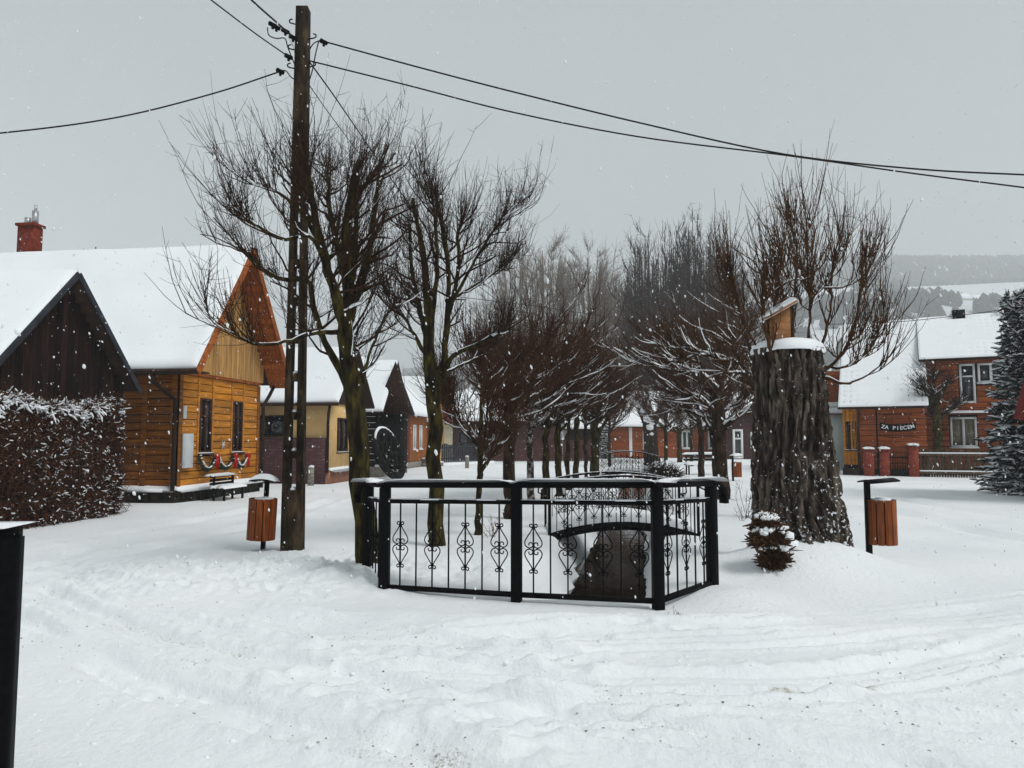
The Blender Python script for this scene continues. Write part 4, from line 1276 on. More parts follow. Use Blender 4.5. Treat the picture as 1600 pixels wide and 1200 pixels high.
def panel(parent, a, b, ta, tb, ba, bb, n, first=0):
    """rails, bars and scrolls between posts at a and b (ground points), tops ta/tb, bottom rail heights ba/bb"""
    a = np.array([a[0], a[1], 0.0]); b = np.array([b[0], b[1], 0.0])
    d = (b - a) / np.linalg.norm(b - a); ang = atan2(d[1], d[0])
    up = lambda p, z: np.array([p[0], p[1], z])
    beam(G(), up(a, ta - 0.17), up(b, tb - 0.17), 0.045, 0.04).build('middle_rail', M['iron'], parent)
    beam(G(), up(a, ba), up(b, bb), 0.05, 0.045).build('bottom_rail', M['iron'], parent)
    for i in range(n):
        f = (i + 1) / (n + 1)
        p = a + (b - a) * f; zt = ta + (tb - ta) * f - 0.17; zb = ba + (bb - ba) * f
        cube('bar', parent, up(p, (zt + zb) / 2), (0.013, 0.013, zt - zb - 0.03), ang, M['iron'])
        if i % 2 == first:
            put_scroll(parent, up(p, (zt + zb) / 2), ang, (zt - zb) * 0.262)
    g = G()
    for k in range(7):
        f0, f1 = k / 7, (k + 1) / 7
        beam(g, up(a + (b - a) * f0, ta - 0.17 + (tb - ta) * f0 + 0.0235), up(a + (b - a) * f1, ta - 0.17 + (tb - ta) * f1 + 0.0235), 0.02 + 0.015 * ((k * 7) % 3), 0.006 + 0.004 * (k % 3))
    g.build('rail_snow', M['snow'], parent, True)


rl = [(GX(577, 8.55), 8.55, 1.075), (GX(603, 7.8), 7.8, 1.112), (GX(807, 7.36), 7.36, 1.139), (GX(1025, 7.0), 7.0, 1.162), (GX(1109, 7.85), 7.85, 1.125)]
rail = thing('culvert_railing', 'black wrought iron railing with scrolls around the brook culvert', 'railing', (0.05, 7.36, 0))
for i, (x, y, tz) in enumerate(rl):
    ang = -0.3
    cube('post', rail, (x, y, (tz - 0.03 - 0.12) / 2), (0.092, 0.092, tz - 0.03 + 0.12), (-0.3, -0.3, -0.3, 0.25, 0.6)[i], M['iron'])
bots = [0.05, 0.06, 0.07, 0.085, 0.10]
panel(rail, rl[0], rl[1], rl[0][2], rl[1][2], bots[0], bots[1], 5, 0)
panel(rail, rl[1], rl[2], rl[1][2], rl[2][2], bots[1], bots[2], 7, 0)
panel(rail, rl[2], rl[3], rl[2][2], rl[3][2], bots[2], bots[3], 7, 0)
panel(rail, rl[3], rl[4], rl[3][2], rl[4][2], bots[3], bots[4], 5, 0)
for i in range(4):
    (x0, y0, z0), (x1, y1, z1) = rl[i], rl[i + 1]
    d = np.array([x1 - x0, y1 - y0]); d /= np.linalg.norm(d)
    beam(G(), (x0, y0, z0), (x1, y1, z1), 0.085, 0.055).build('handrail', M['iron'], rail)
    snow_sheet('handrail_snow', rail, (x0 - d[1] * 0.04, y0 + d[0] * 0.04, z0 + 0.027), (x1 - d[1] * 0.04, y1 + d[0] * 0.04, z1 + 0.027),
               (x0 + d[1] * 0.04, y0 - d[0] * 0.04, z0 + 0.027), (x1 + d[1] * 0.04, y1 - d[0] * 0.04, z1 + 0.027), 0.046, 26, 2, seed=200 + i, mat_='snow', skirt=0.0)
    G().tubes([(x1, y1, z1 - 0.04), (x1, y1, z1 + 0.026)], [0.055, 0.055], 10, True).build('corner_joint', M['iron'], rail, True)
# handrail ends bend down outside the last posts
for (x, y, z), dx, dy in ((rl[4], 0.16, 0.10), (rl[0], -0.12, 0.04)):
    pts, rr = spline([(x, y, z), (x + dx * 0.6, y + dy * 0.6, z - 0.02), (x + dx, y + dy, z - 0.10), (x + dx * 1.05, y + dy * 1.05, z - 0.21)], [1] * 4, 9)
    g = G()
    for k in range(8): beam(g, pts[k], pts[k + 1] + (pts[k + 1] - pts[k]) * 0.15, 0.085, 0.055)
    g.build('handrail_end', M['iron'], rail)

# nearer railing, cut by the left edge of the picture
nx, ny = GX(22, 3.55), 3.55
r2 = thing('near_railing', 'black iron railing end post close by at the lower left edge', 'railing', (nx, ny, 0))
far_post = (nx - 1.5, ny - 0.42)
for (x, y) in ((nx, ny), far_post):
    cube('post', r2, (x, y, 0.5), (0.10, 0.10, 1.26), 0.28, M['iron'])
panel(r2, (nx, ny), far_post, 1.15, 1.15, 0.12, 0.12, 9, 0)
beam(G(), (nx + 0.04, ny + 0.011, 1.15), (far_post[0], far_post[1], 1.15), 0.095, 0.062).build('handrail', M['iron'], r2)
snow_sheet('handrail_snow', r2, (nx + 0.03, ny - 0.035, 1.181), (far_post[0], far_post[1] - 0.04, 1.181), (nx + 0.02, ny + 0.05, 1.181), (far_post[0], far_post[1] + 0.05, 1.181), 0.006, 12, 2, seed=222, mat_='snow', skirt=0)


# ------------------------------------------------------------------ arched footbridges
def footbridge(label, cx, y0, width, half, rise, hrail, zb=0.0):
    br = thing('footbridge', label, 'footbridge', (cx, y0 + width / 2, 0), 'arched footbridges over the brook')
    xs = np.linspace(-half, half, 21)
    za = zb + rise * (1 - (xs / half) ** 2)
    for yy_ in (y0, y0 + width):
        g = G()
        for k in range(20): beam(g, (cx + xs[k], yy_, za[k]), (cx + xs[k + 1], yy_, za[k + 1]), 0.06, 0.10)
        g.build('girder', M['iron'], br)
    for k in range(20):
        c = ((xs[k] + xs[k + 1]) / 2 + cx, y0 + width / 2, (za[k] + za[k + 1]) / 2 + 0.06)
        cube('deck_plank', br, c, ((xs[k + 1] - xs[k]) * 0.96, width - 0.03, 0.03), 0, M['plank_black'], ry=-atan2(za[k + 1] - za[k], xs[k + 1] - xs[k]))
    g = G()
    A = edge_axis(2 * half, 16) - half; B = edge_axis(width - 0.1, 6)
    aa, bb = np.meshgrid(A, B, indexing='ij')
    d = np.minimum(np.minimum(aa + half, half - aa), np.minimum(bb, width - 0.1 - bb))
    g.grid(np.stack([cx + aa, y0 + 0.05 + bb, zb + rise * (1 - (aa / half) ** 2) + 0.075 + 0.13 * np.sqrt(np.clip(d / 0.14, 0, 1)) * (1 + 0.5 * fbm(aa * 2, bb * 2, 7, 2))], -1))
    g.build('deck_snow', M['snow'], br, True)
    for yy_ in (y0 - 0.02, y0 + width + 0.02):
        top = lambda x: zb + hrail + rise * 0.85 * (1 - (x / half) ** 2)
        g = G()
        for k in range(20): beam(g, (cx + xs[k], yy_, top(xs[k])), (cx + xs[k + 1], yy_, top(xs[k + 1])), 0.045, 0.03)
        e = half + 0.02
        for sx in (-1, 1):
            g.tubes([(cx + sx * half, yy_, top(half)), (cx + sx * (half + 0.12), yy_, top(half) - 0.06), (cx + sx * (half + 0.13), yy_, top(half) - 0.2), (cx + sx * (half + 0.04), yy_, top(half) - 0.24)], [0.014] * 4, 6)
        g.build('handrail', M['iron'], br)
        g = G()
        for k in range(20): beam(g, (cx + xs[k], yy_, top(xs[k]) + 0.02), (cx + xs[k + 1], yy_, top(xs[k + 1]) + 0.02), 0.03, 0.012)
        g.build('handrail_snow', M['snow'], br)
        n = int(2 * half / 0.115)
        for i in range(n + 1):
            x = -half + 2 * half * i / n
            zg = zb + rise * (1 - (x / half) ** 2)
            if i in (0, n):
                cube('post', br, (cx + x, yy_, (top(x) + zg) / 2 - 0.1), (0.04, 0.04, top(x) - zg + 0.2), 0, M['iron'])
            else:
                cube('bar', br, (cx + x, yy_, (top(x) + zg) / 2), (0.012, 0.012, top(x) - zg), 0, M['iron'])
                if i % 2 == 0: put_scroll(br, (cx + x, yy_, zg + (top(x) - zg) * 0.5), 0, 0.24)
    return br


footbridge('nearer arched iron footbridge over the brook just behind the culvert railing', 1.80, 12.0, 1.3, 1.2, 0.19, 0.84, -0.01)
footbridge('farther arched iron footbridge with railings, seen small beyond the first one', stream_x(29.0) - 0.25, 29.0, 1.3, 1.25, 0.25, 0.86, 0.02)

# ------------------------------------------------------------------ litter bins
def litter_bin(x, y, ang, label, lean=0.0, scale=1.0, big_snow=True):
    z0 = gz(x, y)
    b = thing('litter_bin', label, 'litter bin', (x, y, z0), 'slatted litter bins')
    g0 = np.array([x, y, z0]); d = np.array([cos(ang), sin(ang), 0])     # from post to bin
    c = g0 + d * 0.165
    cube('post', b, g0 + (0, 0, 0.46), (0.058, 0.058, 1.0), ang, M['iron'])
    for k in range(12):
        a = k * pi / 6 + ang
        e = np.array([cos(a), sin(a), 0])
        cube('slat', b, c + e * 0.175 + (0, 0, 0.43), (0.018, 0.082, 0.56), a, M['slat'])
    for z in (0.17, 0.66):
        th_ = np.linspace(0, 2 * pi, 25)
        G().tubes(np.array([c + (0.16 * cos(t_), 0.16 * sin(t_), z) for t_ in th_]), np.full(25, 0.012), 5).build('hoop', M['iron'], b, True)
    G().tubes([c + (0, 0, 0.19), c + (0, 0, 0.66)], [0.15, 0.15], 20, True).build('liner', M['iron'], b)
    G().tubes([c + (0, 0, 0.17), c + (0, 0, 0.18)], [0.16, 0.16], 20, True).build('bottom', M['iron'], b)
    ring_ = G(); ring_.blobs([c + (0, 0, 0.69)], [0.15], 0.35, 5)
    ring_.build('bin_snow', M['snow'], b, True)
    # curved cover plate on the post
    s = np.array([-d[1], d[0], 0]); n = 13
    ww = np.linspace(-0.17, 0.17, n)
    cz = 0.955 - 0.9 * ww ** 2
    V = np.array([[g0 + d * q + s * w + (0, 0, z + 0.03 * (q > 0) ) for q in (-0.04, 0.34)] for w, z in zip(ww, cz)])
    g = G(); V2 = V - np.array([0, 0, 0.014])
    g.grid(np.concatenate([V, V2[:, ::-1]], 1), closed=True); g.build('cover', M['iron'], b)
    if big_snow:
        A = np.linspace(-0.17, 0.17, 13); B = np.linspace(-0.05, 0.36, 11)
        aa, bb = np.meshgrid(A, B, indexing='ij')
        dd = np.minimum(np.minimum(aa + 0.17, 0.17 - aa), np.minimum(bb + 0.05, 0.36 - bb))
        zz = 0.957 - 0.9 * aa ** 2 + 0.03 * (bb + .07) / .45 + 0.075 * np.sqrt(np.clip(dd / 0.12, 0, 1))
        V = g0 + d * bb[..., None] + s * aa[..., None] + np.stack([0 * zz, 0 * zz, zz], -1)
        G().grid(V).build('cover_snow', M['snow'], b, True)
    b.scale = (scale,) * 3
    b.rotation_euler = (0, lean, 0)
    return b


litter_bin(GX(415, 10.8), 10.8, -pi / 2 + 0.1, 'leaning orange slatted litter bin with snowy cover beside the utility pole', 0.04, 1.04)
litter_bin(GX(1352, 9.45), 9.45, 0.05, 'orange slatted litter bin on a post to the right of the stump', 0.0, 1.0, False)
litter_bin(GX(1144, 28.0), 28.0, 0.3, 'small distant orange litter bin behind the right hand trees', 0.0, 1.0)

# distant park bench
bx, by = GX(1094, 33.0), 33.0
F = Fr(bx - 0.75, by, 1.0, 0.05)
b2 = thing('bench', 'snow covered park bench beyond the right hand trees', 'bench', (bx, by, 0))
for k in range(3): F.cube('seat_slat', b2, 0, 1.5, 0.0 + 0.14 * k, 0.12 + 0.14 * k, 0.42, 0.46, M['plank_black'])
for k in range(2): F.cube('back_slat', b2, 0, 1.5, -0.08, -0.05, 0.6 + 0.2 * k, 0.7 + 0.2 * k, M['plank_black'])
for u in (0.12, 1.38):
    F.cube('leg', b2, u - 0.03, u + 0.03, -0.05, 0.0, -0.1, 0.9, M['iron']); F.cube('leg', b2, u - 0.03, u + 0.03, 0.34, 0.4, -0.1, 0.42, M['iron'])
snow_sheet('seat_snow', b2, F.p(0, 0.43, 0.46), F.p(1.5, 0.43, 0.46), F.p(0, -0.02, 0.46), F.p(1.5, -0.02, 0.46), 0.12, 6, 4, seed=7, mat_='snow')
snow_sheet('back_snow', b2, F.p(0, -0.03, 0.9), F.p(1.5, -0.03, 0.9), F.p(0, -0.12, 0.9), F.p(1.5, -0.12, 0.9), 0.07, 6, 2, seed=8, mat_='snow')

# ------------------------------------------------------------------ concrete ladder pole
pb, pt = P(457, 857, 10.7), P(474, 14, 10.7)
pole = thing('utility_pole', 'weathered concrete utility pole with slots standing left of the railing', 'utility pole', (pb[0], pb[1], 0))
H = pt[2]
ax_ = lambda z: np.array([pb[0] + (pt[0] - pb[0]) * z / H, 10.7, z])
wz = lambda z: 0.30 - 0.125 * z / H
g = G()
def taper(g, z0, z1, a0, a1, b0, b1, dep):
    """a/b: left and right x offsets at z0 and z1"""
    c0, c1 = ax_(z0), ax_(z1)
    V = [c + np.array([x, dy, 0]) for c, xs in ((c0, (a0, b0)), (c1, (a1, b1))) for dy in (-dep / 2, dep / 2) for x in xs]
    g.add(V, BOXF)
zs = [0.86]
while zs[-1] < 5.3: zs.append(zs[-1] + 0.56)
taper(g, -0.3, zs[0], -wz(0) / 2, -wz(zs[0]) / 2, wz(0) / 2, wz(zs[0]) / 2, 0.19)
for i in range(len(zs) - 1):
    z0, z1 = zs[i], zs[i + 1]
    for s in (-1, 1):
        o0, o1 = s * wz(z0) / 2, s * wz(z1) / 2
        i0, i1 = s * (wz(z0) / 2 - 0.088 + 0.002 * i), s * (wz(z1) / 2 - 0.088 + 0.002 * (i + 1))
        taper(g, z0, z1, min(o0, i0), min(o1, i1), max(o0, i0), max(o1, i1), 0.18)
    taper(g, z1 - 0.11, z1, -wz(z1) / 2 + 0.075, -wz(z1) / 2 + 0.075, wz(z1) / 2 - 0.075, wz(z1) / 2 - 0.075, 0.15)
taper(g, zs[-1], H, -wz(zs[-1]) / 2, -wz(H) / 2, wz(zs[-1]) / 2, wz(H) / 2, 0.18)
g.build('shaft', M['concrete_pole'], pole)
for i in (0, 1, 2, 4):
    G().blobs([ax_(zs[i + 1]) + (0, -0.02, 0.01)], [0.05], 0.8, i).build('ledge_snow', M['snow'], pole, True)
G().blobs([ax_(zs[0]) + (0, -0.02, 0.01)], [0.06], 0.7, 9).build('ledge_snow', M['snow'], pole, True)
# hooks, clamps and loose leads at the head
for (px, py, sx) in ((458, 37, -1), (488, 60, 1), (456, 77, -1), (455, 106, -1), (487, 104, 1)):
    e = P(px, py, 10.62); c = ax_(e[2])
    pts, rr = spline([c + (sx * 0.05, -0.05, 0), e + (sx * 0.0, 0, 0), e + (sx * 0.05, 0, 0.02), e + (sx * 0.05, 0, 0.06), e + (sx * 0.01, 0, 0.07)], [1] * 5, 12)
    G().tubes(pts, np.full(12, 0.011), 6).build('hook', M['iron'], pole, True)
for (px, py) in ((426, 38), (432, 42), (446, 48), (458, 58), (451, 88), (438, 111), (506, 65)):
    e = P(px, py, 10.55)
    g = G(); g.tubes([e + (-0.05, 0, 0.02), e + (0.05, 0, -0.03)], [0.035, 0.03], 7, True)
    g.tubes([e, e + (0, 0.0, -0.07)], [0.02, 0.02], 6, True); g.build('clamp', M['iron'], pole, True)
for pts in ([(418, 43), (420, 55), (432, 60), (445, 60), (450, 75), (460, 100)], [(438, 110), (447, 111), (454, 120), (461, 124)], [(482, 80), (490, 68), (500, 63)], [(498, 64), (493, 85), (488, 110), (484, 124)]):
    q = np.array([P(a, b, 10.6) for a, b in pts]); q, _ = spline(q, np.ones(len(q)), 20)
    G().tubes(q, np.full(20, 0.009), 5).build('lead', M['wire'], pole, True)


def cable(label, pts, r):
    q = np.array([P(a, b, Y) for a, b, Y in pts]); q, _ = spline(q, np.ones(len(q)), 48)
    o = G().tubes(q, np.full(48, r * 0.78), 6).build('overhead_cable', M['wire'], None, True, loc=q[0])
    tag(o, label, 'cable', 'overhead cables')


cable('upper overhead cable running right from the pole head', [(500, 63, 10.6), (650, 104, 10.6), (800, 143, 10.5), (1000, 192, 10.4), (1220, 240, 10.2), (1420, 263, 10), (1600, 273, 9.8), (1900, 285, 9.5)], 0.0165)
cable('lower overhead cable running right from the pole, crossing the upper one', [(484, 95, 10.6), (640, 134, 10.7), (800, 175, 10.7), (1000, 214, 10.6), (1230, 243, 10.4), (1420, 270, 10.2), (1600, 293, 10), (1900, 332, 9.7)], 0.0155)
cable('overhead cable sagging to the left edge over the snowy roofs', [(443, 110, 10.6), (330, 147, 10.4), (180, 184, 10.1), (0, 208, 9.8), (-250, 228, 9.3)], 0.0155)
cable('thick overhead cable leaving the pole head over the camera', [(456, 56, 10.6), (430, 33, 10), (393, 0, 9), (300, -90, 7)], 0.0175)
cable('thin overhead cable to the upper left of the pole', [(456, 92, 10.6), (400, 53, 9.8), (330, 0, 8.8), (220, -85, 7)], 0.012)
cable('service cable dropping steeply from the pole through the tree crowns', [(483, 96, 10.7), (520, 147, 12), (560, 205, 14), (620, 292, 17), (680, 372, 21), (740, 440, 26), (800, 486, 32)], 0.016)
cable('thin service cable slanting below the thicker one', [(481, 130, 10.7), (520, 185, 12.5), (570, 250, 15), (630, 318, 19), (700, 384, 25)], 0.009)
cable('thin distant cable crossing the gap between the tree rows', [(700, 462, 40), (850, 480, 46), (960, 496, 52), (1100, 508, 60)], 0.022)
cable('thin cable over the ridge of the brick red house', [(1290, 507, 33), (1400, 503, 31), (1480, 495, 29), (1580, 482, 27), (1700, 462, 25)], 0.017)

# ------------------------------------------------------------------ nest box on the stump
nb = P(1216, 530, 9.15)
nest = thing('nest_box', 'wooden nest box with slanted snowy lid standing on the stump', 'nest box', nb)
r_ = 0.35
g = G()
x, y, z = nb
V = [(x - 0.125, y - 0.09, z), (x + 0.125, y - 0.09, z), (x + 0.125, y + 0.09, z), (x - 0.125, y + 0.09, z),
     (x - 0.125, y - 0.09, z + 0.26), (x + 0.125, y - 0.09, z + 0.40), (x + 0.125, y + 0.09, z + 0.40), (x - 0.125, y + 0.09, z + 0.26)]
g.add(V, np.array([[0, 3, 2, 1], [4, 5, 6, 7], [0, 1, 5, 4], [1, 2, 6, 5], [2, 3, 7, 6], [3, 0, 4, 7]]))
g.build('body', M['box_wood'], nest)
beam(G(), (x - 0.19, y, z + 0.245), (x + 0.2, y, z + 0.462), 0.30, 0.025).build('lid', M['box_wood'], nest)
beam(G(), (x + 0.14, y, z - 0.12), (x + 0.14, y + 0.001, z + 0.42), 0.05, 0.10).build('backing_board', M['dark_trim'], nest)
snow_sheet('lid_snow', nest, (x - 0.19, y - 0.15, z + 0.26), (x - 0.19, y + 0.15, z + 0.26), (x + 0.2, y - 0.15, z + 0.477), (x + 0.2, y + 0.15, z + 0.477), 0.07, 6, 6, seed=31, mat_='snow')

# ------------------------------------------------------------------ bare trees
UPV = np.array([0, 0, 1.0])


def unit(v):
    return v / (np.linalg.norm(v, axis=-1, keepdims=True) + 1e-9)


def grow(r, start, d, L, K, up, jit):
    """N curved twigs: start (N,3), direction d, lengths L"""
    N = len(start)
    Pt = np.empty((N, K, 3)); Pt[:, 0] = start
    d = unit(d); st = (L / (K - 1))[:, None]
    for k in range(1, K):
        Pt[:, k] = Pt[:, k - 1] + d * st
        d = unit(d + UPV * up + r.normal(0, jit, (N, 3)))
    return Pt


def pick(r, Pt, R, n, t0=0.2, t1=1.0, w=None):
    """n random points on the tubes Pt (N,K,3): position, direction, radius"""
    N, K = Pt.shape[:2]
    i = r.choice(N, n, p=w); t = (t0 + (t1 - t0) * r.random(n)) * (K - 1)
    k = np.minimum(t.astype(int), K - 2); f = (t - k)[:, None]
    return Pt[i, k] * (1 - f) + Pt[i, k + 1] * f, unit(Pt[i, k + 1] - Pt[i, k]), R[i, k] * (1 - f[:, 0]) + R[i, k + 1] * f[:, 0]


def bare_tree(name, label, cat, base, limbs, seed, n2=60, n3=700, n4=1800, L2=(0.5, 1.3), L3=(0.5, 1.5), L4=(0.1, 0.35), bark='bark_moss', twig='twig',
              zmin=1.9, up2=0.10, up3=0.16, rt=0.0065, snow=0.5, group=None, parent=None, center=None, out2=0.8, rise3=0.8, r2=0.022, sides=9, jit=0.02, knob=True, tipf=0.3):
    r = np.random.default_rng(seed)
    root = parent or thing(name, label, cat, base, group)
    gt_, gtw, gs = G(), G(), G()
    main, mr = [], []
    for pts, rad_ in limbs:
        n = 18
        q, rr = spline(pts, rad_, n)
        q[1:-1] += r.normal(0, jit, (n - 2, 3)) * np.minimum(1, rr[1:-1, None] * 12)
        rr = rr * (1 + 0.10 * r.normal(0, 1, n) * (rr < 0.09))
        if knob and rr[-1] > 0.018: rr[-1] *= 1.35; rr[-2] *= 1.15
        main.append(q); mr.append(rr)
        gt_.tubes(q, rr, sides, True)
    main = np.array(main); mr = np.array(mr)
    cen = np.array(base, float) if center is None else np.array(center, float)
    # secondary branches, away from the axis
    zs_ = main[:, :, 2]
    leng = np.array([np.linalg.norm(np.diff(m, axis=0), axis=1)[m[:-1, 2] > zmin].sum() for m in main]) + 1e-6
    w = leng / leng.sum()
    p, d, rad0 = pick(r, main, mr, n2 * 5, 0.15, 1.0, w)
    ok = p[:, 2] > zmin
    p, d, rad0 = p[ok][:n2], d[ok][:n2], rad0[ok][:n2]
    ang = r.random(len(p)) * 2 * pi
    o = p - cen; o[:, 2] = 0; o = unit(o + r.normal(0, 0.25, o.shape) * np.array([1, 1, 0]))
    rnd = np.stack([np.cos(ang), np.sin(ang), 0 * ang], -1)
    Lb = r.uniform(*L2, len(p))
    sec = grow(r, p, d * 0.35 + o * out2 + rnd * 0.5 + UPV * 0.15, Lb, 7, up2, 0.16)
    rb = np.minimum(rad0 * 0.5, r2)[:, None] * np.linspace(1, 0.35, 7)[None] + 0.002
    gtw.tubes(sec, rb, 5)
    # shoots
    a, da, _ = pick(r, sec, rb, int(n3 * (1 - tipf)), 0.1, 1.0)
    tips = main[:, -7:]; tr = mr[:, -7:]
    keep = tips[:, -1, 2] > zmin
    b_, db, _ = pick(r, tips[keep], tr[keep], n3 - int(n3 * (1 - tipf)), 0.0, 1.0)
    s0 = np.vstack([a, b_]); d0 = np.vstack([da, db])
    nd = r.normal(0, 1, s0.shape)
    o = s0 - cen; o[:, 2] = 0; o = unit(o)
    L_ = r.uniform(*L3, len(s0)) * (0.35 + 0.65 * r.random(len(s0)))
    sh = grow(r, s0, d0 * 0.4 + nd * 0.42 + UPV * rise3 + o * 0.25, L_, 6, up3, 0.10)
    rs_ = rt * (0.7 + 0.6 * r.random(len(s0)))[:, None] * np.linspace(1, 0.32, 6)[None]
    gtw.tubes(sh, rs_, 3)
    # twiglets
    c, dc, _ = pick(r, np.concatenate([sh]), rs_, n4, 0.1, 0.95)
    Lt = r.uniform(*L4, n4)
    tw = grow(r, c, dc * 0.6 + r.normal(0, 0.6, c.shape) + UPV * 0.2, Lt, 3, 0.1, 0.1)
    gtw.tubes(tw, np.tile(np.array([0.6, 0.45, 0.25]) * rt, (n4, 1)), 3)
    gt_.build('trunk', M[bark], root, True)
    gtw.build('crown', M[twig], root)
    # snow lying along limbs and branches
    if snow > 0:
        def lay(Pt, R, f):
            T = np.gradient(Pt, axis=1); T = unit(T)
            hz = np.sqrt(np.clip(1 - T[..., 2] ** 2, 0, 1))
            kf = np.clip((hz - 0.55) / 0.35, 0, 1) * f * (0.5 + r.random(R.shape))
            Rs = np.maximum((R * 0.75 + 0.006) * kf, 0.0005)
            Q = Pt + UPV * (R * 0.75 + Rs * 0.15)[..., None]
            gs.tubes(Q, Rs, 5)
        lay(main, mr, min(1.0, 0.35 + snow))
        ns = int(len(sec) * snow)
        lay(sec[:ns], rb[:ns], 1.05)
        ns = int(len(sh) * snow * 0.3)
        lay(sh[:ns], rs_[:ns], 0.8)
        gs.build('branch_snow', M['snow'], root, True)
    return root


def LB(pts, Y, base=None, dy=None):
    """limb from photograph points (px, py, radius[, depth offset]) at distance Y"""
    q = []; rr = []
    for v in pts:
        q.append(P(v[0], v[1], Y + (v[3] if len(v) > 3 else 0.0))); rr.append(v[2])
    return np.array(q), np.array(rr)


def copy_tree(root, loc, rz, sc, label, szz=None):
    c = root.copy(); COL.objects.link(c)
    c.location = [float(v) for v in loc]; c.rotation_euler = (0, 0, rz); c.scale = (sc, sc, szz or sc); c['label'] = label
    for ch in root.children:
        d = ch.copy(); COL.objects.link(d); d.parent = c
    return c


# first tree, nearest, left of the railing
Y1 = 8.8
tb = P(577, 900, Y1)
limbs = [LB([(577, 915, 0.165), (574, 860, 0.138), (564, 740, 0.125), (552, 620, 0.118), (546, 540, 0.112), (545, 470, 0.10), (540, 400, 0.08), (545, 320, 0.055), (562, 250, 0.03)], Y1),
         LB([(549, 600, 0.10), (536, 520, 0.095, -.1), (520, 450, 0.085, -.25), (500, 380, 0.07, -.35), (488, 310, 0.05, -.4), (478, 250, 0.03, -.4)], Y1),
         LB([(553, 625, 0.08), (530, 580, 0.065, .15), (505, 525, 0.055, .25), (488, 470, 0.05, .3), (482, 440, 0.045, .3), (440, 437, 0.042, .3), (410, 420, 0.036, .3), (392, 400, 0.03, .2), (372, 385, 0.018, .2)], Y1),
         LB([(546, 500, 0.08), (565, 440, 0.062, .25), (580, 370, 0.05, .4), (588, 310, 0.035, .5), (592, 260, 0.02, .5)], Y1),
         LB([(545, 455, 0.07), (528, 390, 0.055, .4), (515, 320, 0.04, .6), (512, 260, 0.02, .7)], Y1),
         LB([(533, 520, 0.045), (495, 520, 0.032, -.5), (450, 533, 0.028, -.8), (400, 538, 0.022, -1.0), (360, 518, 0.012, -1.1)], Y1),
         LB([(520, 452, 0.05), (490, 375, 0.032, -.6), (440, 373, 0.027, -.8), (395, 350, 0.02, -.9), (365, 335, 0.012, -.9)], Y1),
         LB([(548, 470, 0.06), (555, 400, 0.05, -.3), (557, 330, 0.04, -.5), (552, 270, 0.02, -.6)], Y1),
         LB([(500, 380, 0.045), (470, 330, 0.03, -.5), (432, 300, 0.022, -.6), (400, 290, 0.012, -.6)], Y1),
         LB([(556, 640, 0.05), (575, 560, 0.03, .6), (600, 500, 0.022, .9), (625, 470, 0.012, 1.1)], Y1)]
limbs = [(p_, r_ * np.where(np.arange(len(r_)) > 3, 0.85, 1.0)) if k_ == 0 else (p_, r_ * 0.72) for k_, (p_, r_) in enumerate(limbs)]
bare_tree('linden_tree', 'nearest bare tree with mossy leaning trunk touching the left railing post', 'tree', (tb[0], tb[1], 0), limbs, 11, 125, 1250, 2300,
          (0.3, 0.85), (0.4, 1.3), (0.1, 0.35), zmin=2.05, group='bare trees along the brook', center=(P(510, 0, Y1)[0], Y1, 0), rt=0.0048, rise3=0.85, snow=0.10, r2=0.017)

# second tree
Y2 = 11.2
tb = P(682, 852, Y2)
limbs = [LB([(683, 865, 0.145), (682, 840, 0.125), (680, 720, 0.112), (676, 620, 0.108), (671, 540, 0.092), (668, 450, 0.07), (655, 370, 0.05), (645, 310, 0.025)], Y2),
         LB([(678, 640, 0.095), (693, 570, 0.075, .1), (698, 500, 0.062, .2), (700, 420, 0.052, .3), (690, 350, 0.045, .3), (684, 330, 0.035, .3)], Y2),
         LB([(688, 600, 0.06), (705, 560, 0.05, -.3), (745, 538, 0.042, -.5), (780, 520, 0.032, -.6), (796, 506, 0.02, -.6)], Y2),
         LB([(690, 585, 0.05), (712, 575, 0.03, .4), (745, 560, 0.022, .6), (770, 545, 0.012, .7)], Y2),
         LB([(672, 550, 0.07), (655, 480, 0.055, .3), (642, 410, 0.04, .4), (640, 350, 0.028, .5)], Y2),
         LB([(698, 500, 0.055), (715, 430, 0.042, -.2), (716, 370, 0.035, -.3), (722, 345, 0.03, -.3)], Y2),
         LB([(702, 480, 0.05), (735, 420, 0.035, .1), (768, 365, 0.025, .1), (790, 335, 0.012, .1)], Y2),
         LB([(672, 520, 0.055), (682, 430, 0.045, -.5), (680, 350, 0.03, -.7), (675, 310, 0.02, -.7)], Y2),
         LB([(668, 560, 0.05), (640, 510, 0.03, -.5), (610, 470, 0.022, -.8), (590, 430, 0.012, -.9)], Y2),
         LB([(698, 470, 0.04), (735, 450, 0.028, .7), (775, 425, 0.02, 1.0), (800, 400, 0.012, 1.1)], Y2)]
limbs = [(p_, r_ * np.where(np.arange(len(r_)) > 3, 0.85, 1.0)) if k_ == 0 else (p_, r_ * 0.72) for k_, (p_, r_) in enumerate(limbs)]
bare_tree('linden_tree', 'second bare mossy tree standing behind the left railing panel', 'tree', (tb[0], tb[1], 0), limbs, 12, 125, 1250, 2300,
          (0.3, 0.9), (0.4, 1.35), (0.1, 0.35), zmin=2.6, group='bare trees along the brook', center=(P(700, 0, Y2)[0], Y2, 0), rt=0.0052, rise3=0.95, up3=0.2, snow=0.15, r2=0.017)


